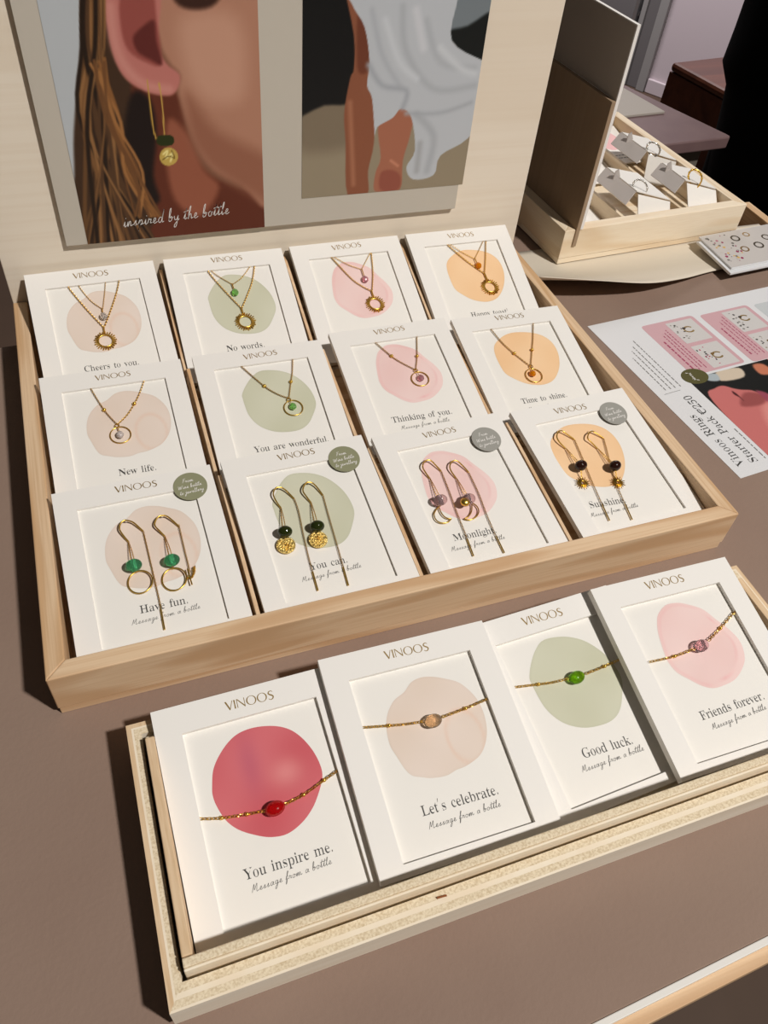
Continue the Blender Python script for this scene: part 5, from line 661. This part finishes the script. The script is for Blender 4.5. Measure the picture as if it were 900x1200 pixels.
# ------------------------------------------------------------------ low front tray
X0, X1, Y0, Y1, FH = 0.0314, .3815, -0.1508, -0.0284, 0.0231
tray = thing('bracelet_tray', 'low plywood tray at the front holding four bracelet cards', 'display tray', ((X0+X1)/2, (Y0+Y1)/2, 0))
m = MB(); m.box((X0+.001, Y0+.001, .0), (X1-.001, Y1-.001, .0045), 'ply_pale_face'); m.build('base_board', tray, bevel=.0004)
def rim(w, name, side):
    """one rim bar of the outer tray: plywood layers show as stripes on its top"""
    m = MB(); a = {'f': .0092, 's': .0062}; n = 4
    cuts = [0, .18, .42, .70, 1.0] if side == 'f' else [0, .30, .5, 1.0]
    ms = ['ply_light', 'ply_grain', 'ply_light', 'ply_grain'] if side == 'f' else ['ply_grain_tan', 'ply_light', 'ply_grain']
    return m, cuts, ms
def quad_ring(i, f, s):   # corner points of the ring at inset fraction i of front width f / side width s
    return [(X0+s*i, Y0+f*i), (X1-s*i, Y0+f*i), (X1-s*i, Y1-s*i), (X0+s*i, Y1-s*i)]
FW_, SW_ = .0092, .0062
def bar(k, name, cuts, ms, zt):
    m = MB()
    for q in range(len(cuts)-1):
        A = quad_ring(cuts[q], FW_, SW_); B = quad_ring(cuts[q+1], FW_, SW_); a0, a1, b0, b1 = A[k], A[(k+1) % 4], B[k], B[(k+1) % 4]
        za = zt(cuts[q]); zb = zt(cuts[q+1])
        m.add([(*a0, za), (*a1, za), (*b1, zb), (*b0, zb)], [(0, 1, 2, 3)], ms[q])
    O = quad_ring(0, FW_, SW_); I = quad_ring(1, FW_, SW_)
    m.add([(*O[k], .0047), (*O[(k+1) % 4], .0047), (*O[(k+1) % 4], zt(0)), (*O[k], zt(0))], [(0, 1, 2, 3)], 'ply_pale_face')
    m.add([(*I[k], .0047), (*I[(k+1) % 4], .0047), (*I[(k+1) % 4], zt(1)), (*I[k], zt(1))], [(0, 1, 2, 3)], 'ply_pale_face')
    m.add([(*O[k], .0047), (*O[(k+1) % 4], .0047), (*I[(k+1) % 4], .0047), (*I[k], .0047)], [(0, 1, 2, 3)], 'ply_pale_face')
    for kk in (k, (k+1) % 4):
        m.add([(*O[kk], .0047), (*I[kk], .0047), (*I[kk], zt(1)), (*O[kk], zt(0))], [(0, 1, 2, 3)], 'ply_grain')
    return m.build(name, tray)
zt = lambda i: FH
bar(0, 'front_rim', [0, .10, .42, .64, 1.0], ['ply_light', 'ply_grain', 'ply_light', 'ply_grain'], zt)
bar(1, 'side_rim', [0, .35, .5, 1.0], ['ply_grain_tan', 'ply_light', 'ply_grain'], zt)
bar(2, 'back_rim', [0, .35, .5, 1.0], ['ply_grain_tan', 'ply_light', 'ply_grain'], zt)
bar(3, 'side_rim', [0, .35, .5, 1.0], ['ply_grain_tan', 'ply_light', 'ply_grain'], zt)
LT = FH+.0058; lx0, lx1, ly0, ly1 = X0+.0078, X1-.0078, Y0+.0122, Y1-.0078
m = MB(); m.box((lx0, ly0, .0047), (lx1, ly0+.0036, LT), 'ply_grain'); m.box((lx0, ly0-.0012, .0047), (lx1, ly0, LT-.0006), 'ply_light'); m.build('liner_front', tray, bevel=.0005)
for x in (lx0, lx1-.0042):
    m = MB(); m.box((x, ly0+.004, .0047), (x+.0042, ly1-.004, LT), 'ply_grain_tan'); m.build('liner_side', tray, bevel=.0005)
for x in (lx0, lx1-.012):
    m = MB(); m.box((x, ly1-.0038, .0047), (x+.012, ly1, LT-.0065), 'ply_grain'); m.build('liner_back', tray, bevel=.0004)
m = MB(); m.tube([(.1425, Y0+.0065, FH-.001), (.1425, Y0+.0065, FH+.0006), (.1465, Y0+.0062, FH+.0006), (.1465, Y0+.0062, FH-.001)], .0004, 'staple_rust', 6); m.build('staple', tray)

# ------------------------------------------------------------------ printed price sheet on the table
SO, SX, SY = [Vector((*q, 0)) for q in Q['sheet']]
def sp(a, b, h=0): return SO+SX*(a*.001)+SY*(b*.001)+Vector((0, 0, .0003+h*.001))
sheet = MB(); sheet.box((-.2, -.2, -.2), (268, 189.4, 0), 'paper_price', sp)
def rounded(poly, r=4, n=4):
    out = []; P = [np.array(q, float) for q in poly]
    for i in range(len(P)):
        a, b, c = P[i-1], P[i], P[(i+1) % len(P)]; u = (a-b)/np.hypot(*(a-b)); w = (c-b)/np.hypot(*(c-b)); p0 = b+u*r; p2 = b+w*r
        for k in range(n+1): t = k/n; out.append(p0*(1-t)**2+2*b*t*(1-t)+p2*t*t)
    return out
def flat(mb, poly, rgb, h, m='print_gloss'):
    n = len(poly); mb.add([sp(q[0], q[1], h) for q in poly], [tuple(range(n))], m, [lin(rgb)]*n)
def rect(a0, b0, a1, b1): return [(a0, b0), (a1, b0), (a1, b1), (a0, b1)]
PK = (204, 164, 168); GRY = (204, 200, 196)
flat(sheet, rounded(rect(43.8, 105, 99.3, 174.5)), PK, .05); flat(sheet, rounded(rect(105.6, 103, 160, 172)), PK, .05); flat(sheet, rounded(rect(166, 103, 222, 170)), (196, 200, 200), .05)
flat(sheet, rounded(rect(67.5, 141.5, 95.5, 171), 1), GRY, .09); flat(sheet, rounded(rect(67.5, 107.5, 95.5, 137), 1), GRY, .09)
flat(sheet, rounded(rect(128, 139, 156, 169), 1), GRY, .09); flat(sheet, rounded(rect(128, 105, 156, 135), 1), GRY, .09)
pic = [['p', (24, 24, 22), .5, [(30, -5), (270, -5), (270, 106), (30, 106)]],
       ['p', (206, 190, 168), 2, [(62, 92), (84, 90), (88, 101), (66, 103)]], ['p', (170, 180, 184), 2, [(52, 96), (61, 93), (64, 101), (54, 103)]],
       ['p', (196, 112, 108), 1.5, Q['skin'][:7]+[[110, 74], [140, 74], [140, -10], [36, -10], [35, 40]]], ['p', (214, 138, 130), 8, [(60, 30), (90, 34), (100, 50), (74, 58)]], ['p', (150, 78, 76), 4, [(56, 62), (74, 58), (84, 66), (70, 74)]],
       ['p', (60, 24, 26), 1.6, Q['nost']], ['p', (150, 72, 88), 3, Q['lips']], ['p', (196, 120, 90), 3, [(100, 88), (112, 86), (112, 98), (102, 100)]]]
X_, Y_ = 36, 0
picture(sheet, sp, 36, 120, .4, 102.5, 110, 130, pic, (200, 130, 120), .06, 'print_gloss')
picture(sheet, sp, 120.01, 267, .4, 102.5, 20, 14, [], (190, 108, 104), .06, 'print_gloss')
def el(cu, cv, ru, rv, n=20, rot=0): return [(cu+ru*math.cos(2*math.pi*i/n)*math.cos(rot)-rv*math.sin(2*math.pi*i/n)*math.sin(rot), cv+ru*math.cos(2*math.pi*i/n)*math.sin(rot)+rv*math.sin(2*math.pi*i/n)*math.cos(rot)) for i in range(n)]
flat(sheet, el(44.8, 104, 12.0, 9.2, 32), (86, 82, 44), .12)
put_script(sheet, 'jewel', (43, 99.5), (44, 109), sp, 'ink_white', .16, .16, vsgn=1)
for a, b, c in ((83, 158, (60, 54, 48)), (83, 121, (120, 92, 48)), (144, 156, (54, 50, 46)), (144, 120, (110, 86, 44))):
    ribbon(sheet, [(a+4.6*math.cos(q), b+3.6*math.sin(q)) for q in np.linspace(.5, 5.6, 10)], .8, sp, 'foil', .13); flat(sheet, el(a-3.5, b+2.5, 1.8, 1.4), c, .14)
rr = random.Random(3)
for (a0, a1, b0, b1, cs) in ((69, 77, 146, 168, [(90, 84, 80), (150, 146, 140)]), (69, 78, 110, 134, [(140, 30, 70), (30, 26, 26), (176, 60, 96)]), (130, 138, 143, 166, [(70, 66, 62), (130, 126, 120)]), (130, 138, 108, 132, [(80, 74, 70), (150, 140, 120)])):
    for _ in range(14): flat(sheet, el(rr.uniform(a0, a1), rr.uniform(b0, b1), rr.uniform(.4, 1.3), rr.uniform(.4, 1.2), 8), rr.choice(cs), .13)
put_words(sheet, 'Vinoos Rings', (13.4, 9.5), (13.4, 66.5), sp, 'ink', .1, vsgn=1, thin=.005)
put_words(sheet, 'Starter Pack €250', (25.0, 8.6), (25.0, 86.5), sp, 'ink', .1, vsgn=1, thin=.005)
def scribble(a, b0, b1, w, m, seed):   # a line of print too small to read
    r = random.Random(seed); b = b0
    while b < b1:
        e = min(b1, b+r.uniform(1.5, 5)); sheet.add([sp(a-w, b, .1), sp(a+w, b, .1), sp(a+w, e, .1), sp(a-w, e, .1)], [(0, 1, 2, 3)], m); b = e+.9
scribble(32.2, 9.5, 43, .45, 'ink_soft', 1)
for i, (a, e) in enumerate(((10.5, 140), (15.5, 148), (20, 153), (25.3, 160))): scribble(a, 97.3, e, .42, 'ink_soft', 10+i)
for i, (a, b, e) in enumerate(((50, 112, 150), (55, 110, 158), (58.5, 112, 160), (62, 110, 164))): scribble(a, b, e, .8 if i == 0 else .45, 'ink_pink', 20+i)
for i, (a, b, e) in enumerate(((112, 112, 150), (117, 110, 158), (121, 112, 160), (124.5, 110, 164))): scribble(a, b, e, .8 if i == 0 else .45, 'ink_pink', 30+i)
sheet.add([sp(6, 93.2, .1), sp(22, 93.6, .1), sp(22, 94, .1), sp(6, 93.6, .1)], [(0, 1, 2, 3)], 'ink_soft')
o = sheet.build('price_sheet', loc=sp(130, 95, 0)); tag(o, 'printed ring offer sheet with pink panels and a face photo, flat on the table', 'leaflet')

# ------------------------------------------------------------------ warped cream sheet under the ring display
E0 = [(.4065, .2800, .0265), (.4565, .2679, .024), (.5093, .2657, .016), (.5539, .2748, .009), (.591, .2853, .0045), (.637, .294, .0024), (.679, .308, .0012), (.708, .322, .0008)]
E0 = [np.array(p) for p in catmull(E0, 6)]
n = len(E0); rows = 14; vs = []; fs = []
for j in range(rows):
    tt = j/(rows-1)
    for i, p in enumerate(E0):
        yb = .36; y = p[1]+(yb-p[1])*tt; lim = max(0.0, 1-(y-p[1])/max(.328-p[1], .008)); z = .0006+(p[2]-.0006)*(lim**1.7)
        vs.append((p[0]+.012*tt*(1-i/n), y, z))
for j in range(rows-1):
    for i in range(n-1): fs.append((j*n+i, j*n+i+1, (j+1)*n+i+1, (j+1)*n+i))
m = MB(); m.add(vs, fs, 'cream_sheet'); o = m.build('cream_sheet', loc=(.55, .32, .0006), smooth=60)
sf = o.modifiers.new('thickness', 'SOLIDIFY'); sf.thickness = .0007; sf.offset = 1
tag(o, 'warped cream card sheet lifting off the table under the ring display', 'sheet')

# ------------------------------------------------------------------ ring display behind
ra = math.radians(3.5); RO = Vector((.457, .331, .0016)); r1 = Vector((math.cos(ra), math.sin(ra), 0)); r2 = Vector((-math.sin(ra), math.cos(ra), 0))
def rp(x, y, z): return RO+r1*x+r2*y+Vector((0, 0, z))
RW, RDp, RH, RT_ = .208, .222, .0325, .0105
rd = thing('ring_display', 'smaller pine tray turned sideways with an upright back board, holding ring cards', 'display tray', rp(RW/2, RDp/2, 0))
m = MB(); m.prism([(0.0005, .0005), (RW-.0005, .0005), (RW-.0005, RDp-.0005), (.0005, RDp-.0005)], 0, .005, 'pine_pale_x', rp); m.build('base_board', rd, bevel=.0004)
c4 = [(0, 0), (RW, 0), (RW, RDp), (0, RDp)]; i4 = [(RT_, RT_), (RW-RT_, RT_), (RW-RT_, RDp-RT_), (RT_, RDp-RT_)]
for k, nm in enumerate(('front_board', 'side_board', 'rear_board', 'side_board')):
    m = MB(); m.prism([c4[k], c4[(k+1) % 4], i4[(k+1) % 4], i4[k]], .0052, RH, 'pine_pale_x' if k % 2 == 0 else 'pine_pale_y', rp); m.build(nm, rd, bevel=.0006)
for x in (.0775, .1455):
    m = MB(); m.box((x, RT_, .005), (x+.0035, RDp-RT_, .0255), 'pine_pale_y', rp); m.build('divider', rd, bevel=.0004)
m = MB(); m.box((.0108, -.0012, .0165), (.0148, RDp-.012, .141), 'back_board_brown', rp); m.build('back_board', rd, bevel=.0003)
pb = MB(); pb.box((.0149, -.0010, .0327), (.0178, RDp-.013, .195), 'board_white_edge', rp); pb.add([rp(.01487, .0002, .1412), rp(.01487, RDp-.014, .1412), rp(.01487, RDp-.014, .1942), rp(.01487, .0002, .1942)], [(0, 1, 2, 3)], 'board_grey')
o = pb.build('poster_board', loc=rp(.016, .1, .03)); tag(o, 'grey-backed poster board with a white edge, fixed to the ring display’s back board', 'poster')
def white_card(x0, x1, y0, y1, z0, z1, label, tint, grp, name='message_card'):
    m = MB()
    def f(x, y, h): return rp(x, y, z0+(z1-z0)*(y-y0)/(y1-y0)+h)
    m.box((x0, y0, 0), (x1, y1, .0012), 'card_white', f)
    cx, cy = (x0+x1)/2, y0+(y1-y0)*.62; rx = (x1-x0)*.33
    q = [(cx+rx*math.cos(2*math.pi*i/24)*(1+.05*math.sin(3*i)), cy+rx*1.1*math.sin(2*math.pi*i/24)) for i in range(24)]
    m.add([f(x, y, .00126) for x, y in q], [tuple(range(24))], 'print', [lin(tint)]*24)
    for k, yy in enumerate((.2, .13)):
        b = y0+(y1-y0)*yy
        for i in range(5): xx = cx-.010+i*.0042; m.add([f(xx, b, .00126), f(xx+.0034, b, .00126), f(xx+.0034, b+.0012, .00126), f(xx, b+.0012, .00126)], [(0, 1, 2, 3)], 'ink_soft')
    o = m.build(name, loc=rp(cx, cy, z0)); return tag(o, label, 'card', grp)
white_card(.022, .0745, .012, .10, .007, .014, 'white printed card lying in the ring display’s left channel', (222, 214, 190), 'flat cards in the ring display')
white_card(.0825, .143, .112, .205, .010, .024, 'brown-shadowed printed card lying behind the silver ring nearest the back board', (226, 200, 190), 'flat cards in the ring display')
white_card(.151, .196, .145, .208, .010, .022, 'white and pink printed card in the far right corner of the ring display', (236, 190, 190), 'flat cards in the ring display')
def ring_card(xr, y0, y1, xe, label, apron):
    t = thing('ring_card', label, 'ring card', rp(xr, (y0+y1)/2, .006), 'folded ring cards')
    zr = .0445; m = MB()
    def slab(p, th, mt):   # p: four corners, given thickness along the face normal
        n_ = (Vector(p[1])-Vector(p[0])).cross(Vector(p[3])-Vector(p[0])).normalized()*th
        m.hexa([Vector(q) for q in p]+[Vector(q)+n_ for q in p], mt)
    slab([rp(xr, y0, zr), rp(xr, y1, zr), rp(xr-.0120, y1-.004, .0355), rp(xr-.0120, y0-.005, .0355)], .0008, 'grey_card'); m.build('grey_flap', t)['label'] = 'grey flap facing the back board'
    m = MB(); slab([rp(xr+.0008, y0, zr), rp(xe, y0-.004, .0335), rp(xe, y1, .0345), rp(xr+.0008, y1, zr)], .0008, 'card_white'); m.build('white_slope', t)
    m = MB(); slab([rp(xr+.003, y0-apron, .0100), rp(xe, y0-apron, .0095), rp(xe, y0-.0045, .0325), rp(xr+.002, y0-.001, .0425)], .0008, 'card_white'); m.build('base_card', t)
    m = MB(); ym = (y0+y1)/2+.006; slab([rp(xr-.0045, ym, .037), rp(xr+.002, ym-.001, .0455), rp(xr-.001, ym, .0525), rp(xr-.0035, ym+.001, .050)], .0009, 'grey_card'); m.build('tab', t)
    return t
ring_card(.0915, .028, .078, .132, 'folded grey and white ring card carrying the silver ring, middle channel', .016)
ring_card(.1555, .100, .146, .194, 'folded grey and white ring card farthest back in the right channel', .006)
ring_card(.1545, .036, .074, .194, 'folded grey and white ring card carrying the gold ring, front of the right channel', .022)
def ring3(c, ex, ez, r, wire, m_, bumps, vee=0.0):
    m = MB(); N = 40; p = []
    for i in range(N):
        q = 2*math.pi*i/N; rr = r*(1-vee*max(0, math.cos(q-math.pi*1.5))**6*-.35)
        p.append(Vector(c)+Vector(ex)*(rr*math.cos(q))+Vector(ez)*(rr*math.sin(q)))
    m.tube(p, wire, m_, 8, True)
    for i in range(bumps):
        q = math.pi*(.0+1.0*i/(bumps-1)); m.ellipsoid(Vector(c)+Vector(ex)*(r*math.cos(q))+Vector(ez)*(r*math.sin(q)), [Vector(v)*wire*1.5 for v in ((1, 0, 0), (0, 1, 0), (0, 0, 1))], m_, 8, 6)
    return m
ex = r1*.80-r2*.60; ez = Vector((-.25, .2, .95))
tag(ring3(rp(.100, .034, .0455), ex, ez, .0066, .0007, 'silver', 9).build('finger_ring', loc=rp(.100, .034, .039), smooth=60), 'silver twisted ring in the middle channel of the ring display', 'ring', 'rings on folded cards')
tag(ring3(rp(.163, .100, .0465), ex, ez, .0066, .0008, 'silver', 7).build('finger_ring', loc=rp(.163, .100, .040), smooth=60), 'silver ring on the farthest folded card of the ring display', 'ring', 'rings on folded cards')
tag(ring3(rp(.166, .036, .0465), ex*.85, ez, .0075, .0008, 'gold', 7, 1.0).build('finger_ring', loc=rp(.166, .036, .039), smooth=60), 'gold pointed ring at the front of the ring display’s right channel', 'ring', 'rings on folded cards')
# leaflets
LO = Vector((.604, .2722, 0)); l1 = Vector((.996, .087, 0)); l2 = Vector((.05, .9987, 0))
LLB = ['lowest leaflet of the small pile by the ring display', 'second leaflet from the bottom of the small pile by the ring display', 'second leaflet from the top of the small pile, sticking out a little', 'topmost glossy grey leaflet picturing rings and beads, beside the ring display']
for k in range(4):
    dx, dy = [(.004, .003), (.001, .002), (-.0008, -.0015), (.003, .0035)][k]; z0 = .0046+.0019*k
    def lp_(x, y, z, dx=dx, dy=dy, z0=z0): return LO+l1*(x+dx)+l2*(y+dy)+Vector((0, 0, z0+z))
    m = MB(); m.box((0, 0, 0), (.095, .056, .0017), 'paper_price', lp_)
    if k == 3:
        def q2(poly, c): m.add([lp_(x, y, .00176) for x, y in poly], [tuple(range(len(poly)))], 'print_gloss', [lin(c)]*len(poly))
        q2([(.0004, .0004), (.0946, .0004), (.0946, .0556), (.0004, .0556)], (198, 192, 186))
        m2 = lambda cx, cy, r, c: m.add([lp_(cx+r*(1.0 if i % 2 == 0 else .66)*math.cos(2*math.pi*(i//2)/16), cy+r*(1.0 if i % 2 == 0 else .66)*math.sin(2*math.pi*(i//2)/16), .0018) for i in range(32)], [(2*i, (2*i+2) % 32, (2*i+3) % 32, 2*i+1) for i in range(16)], 'print_gloss', [lin(c)]*32)
        m2(.036, .043, .0052, (74, 66, 52)); m2(.034, .024, .0048, (120, 92, 46)); m2(.053, .026, .0056, (70, 62, 50)); m2(.052, .046, .004, (150, 120, 70)); m2(.070, .036, .005, (80, 70, 56))
        rr = random.Random(8)
        for _ in range(46):
            cx, cy, r = rr.uniform(.004, .030), rr.uniform(.006, .052), rr.uniform(.0006, .0017); c = rr.choice([(150, 40, 84), (180, 110, 130), (60, 56, 52), (212, 170, 90), (120, 116, 110), (196, 188, 180)])
            m.add([lp_(cx+r*math.cos(2*math.pi*i/8), cy+r*math.sin(2*math.pi*i/8), .00182+.00001*_*.1) for i in range(8)], [tuple(range(8))], 'print_gloss', [lin(c)]*8)
    tag(m.build('leaflet', loc=lp_(.045, .028, 0)), LLB[k], 'leaflet', 'small pile of leaflets')

# ------------------------------------------------------------------ background
c = thing('side_counter', 'shaded mauve-brown counter with rounded edges behind the ring display', 'counter', (.72, .80, -.05))
m = MB(); poly = [(.52, .632), (.908, .6575), (.9155, .6585), (.9185, .661), (.9178, .667), (.866, .838), (.835, .955), (.45, .93)]; m.prism(poly, -.066, -.05, 'far_counter'); m.build('countertop', c, bevel=.002)
m = MB(); m.prism([(.52, .655), (.893, .676), (.84, .90), (.47, .88)], -.75, -.066, 'counter_panel'); m.build('base_panel', c, bevel=.002)
m = MB(); m.prism([(.705, .730), (.863, .7423), (.845, .845), (.70, .90), (.66, .86)], -.0498, -.0465, 'cream_dimmed'); o = m.build('cream_board', loc=(.77, .79, -.0498), bevel=.0005); tag(o, 'pale rectangular card lying on the mauve-brown counter', 'card')
b = thing('wooden_box', 'dark stained wooden chest standing in front of the pale wall', 'chest', (1.6, 1.45, -.75))
bo = Vector((1.4652, 1.2859, 0)); b1 = (Vector((1.4396, 1.4744, 0))-bo).normalized(); b2 = Vector((b1.y, -b1.x, 0))
def bp_(x, y, z): return bo+b1*x+b2*y+Vector((0, 0, z))
m = MB(); m.box((-.05, .003, -.75), (.187, .42, -.2702), 'dark_stained_wood', bp_); m.build('body', b, bevel=.002)
m = MB(); m.box((-.051, .002, -.270), (.188, .421, -.25), 'dark_stained_wood', bp_); m.build('lid', b, bevel=.008)
# person in black at the right edge of the picture
px_, py_ = 1.382, .934
def sk(pts, edges, name, parent, mt, root=0, sub=2):
    me = bpy.data.meshes.new(name); base = Vector(parent['_base']); me.from_pydata([Vector(p[:3])-base for p in pts], edges, []); me.materials.append(MATS[mt])
    o = bpy.data.objects.new(name, me); COL.objects.link(o); o.parent = parent
    s = o.modifiers.new('skin', 'SKIN'); s.use_smooth_shade = True
    for i, p in enumerate(pts):
        v = me.skin_vertices[0].data[i]; v.radius = (p[3], p[4] if len(p) > 4 else p[3]); v.use_root = i == root
    ss = o.modifiers.new('sub', 'SUBSURF'); ss.levels = sub; ss.render_levels = sub
    return o
per = thing('person', 'person in black trousers and a dark coat standing at the right edge', 'person', (px_, py_, -.75))
fz = -.75; fx = Vector((.68, .733, 0)); sd = Vector((.733, -.68, 0))   # facing / sideways directions
def pv(s, f, z, r, r2=None): q = Vector((px_, py_, fz+z))+sd*s+fx*f; return (q.x, q.y, q.z, r, r2 or r)
pts = [pv(0, 0, .93, .145, .12), pv(0, 0, 1.10, .135, .11), pv(0, 0, 1.32, .17, .12), pv(0, 0, 1.45, .07), pv(0, .01, 1.52, .052), pv(0, .02, 1.64, .095, .10), pv(0, .02, 1.72, .07),
       pv(-.10, 0, .84, .095), pv(-.11, .01, .48, .068), pv(-.11, 0, .10, .05), pv(-.11, .05, .04, .045), pv(-.11, .14, .03, .035),
       pv(.10, 0, .84, .095), pv(.11, .01, .48, .068), pv(.11, 0, .10, .05), pv(.11, .05, .04, .045), pv(.11, .14, .03, .035),
       pv(-.19, 0, 1.38, .062), pv(-.25, -.02, 1.10, .05), pv(-.23, .06, .86, .04), pv(-.22, .10, .76, .038),
       pv(.19, 0, 1.38, .062), pv(.25, -.02, 1.10, .05), pv(.26, .04, .84, .04), pv(.26, .08, .76, .036)]
ed = [(0, 1), (1, 2), (2, 3), (3, 4), (4, 5), (5, 6), (0, 7), (7, 8), (8, 9), (9, 10), (10, 11), (0, 12), (12, 13), (13, 14), (14, 15), (15, 16), (2, 17), (17, 18), (18, 19), (19, 20), (2, 21), (21, 22), (22, 23), (23, 24)]
sk(pts, ed, 'body', per, 'black_cloth')
hd = MB(); q = Vector((px_, py_, fz+1.66))+fx*.03; hd.ellipsoid(q, (sd*.078, fx*.095, Vector((0, 0, .115))), 'skin', 24, 16); hd.build('head', per, smooth=60)
hd = MB(); q = Vector((px_, py_, fz+1.69))+fx*.005; hd.ellipsoid(q, (sd*.088, fx*.10, Vector((0, 0, .105))), 'hair_dark', 24, 16); hd.build('hair', per, smooth=60)
# coat: an open-bottomed flared shell
N = 36; prof = [(.26, .148, .14), (.44, .163, .15), (.56, .178, .16), (.61, .186, .165), (.645, .207, .17), (.70, .206, .17), (.80, .207, .17), (.95, .205, .165), (1.12, .195, .155), (1.30, .20, .15), (1.42, .15, .11), (1.47, .075, .075)]
vs = []; fs = []
for z, ru, rv in prof:
    for i in range(N):
        t_ = 2*math.pi*i/N; w = 1+.01*math.sin(5*t_); q = Vector((px_, py_, fz+z))+sd*(ru*w*math.cos(t_))+fx*(rv*w*math.sin(t_)); vs.append(q)
for j in range(len(prof)-1):
    for i in range(N): fs.append((j*N+i, j*N+(i+1) % N, (j+1)*N+(i+1) % N, (j+1)*N+i))
m = MB(); m.add(vs, fs, 'black_cloth'); m.build('coat', per, smooth=60)
for o in bpy.data.objects:
    if '_base' in o: del o['_base']
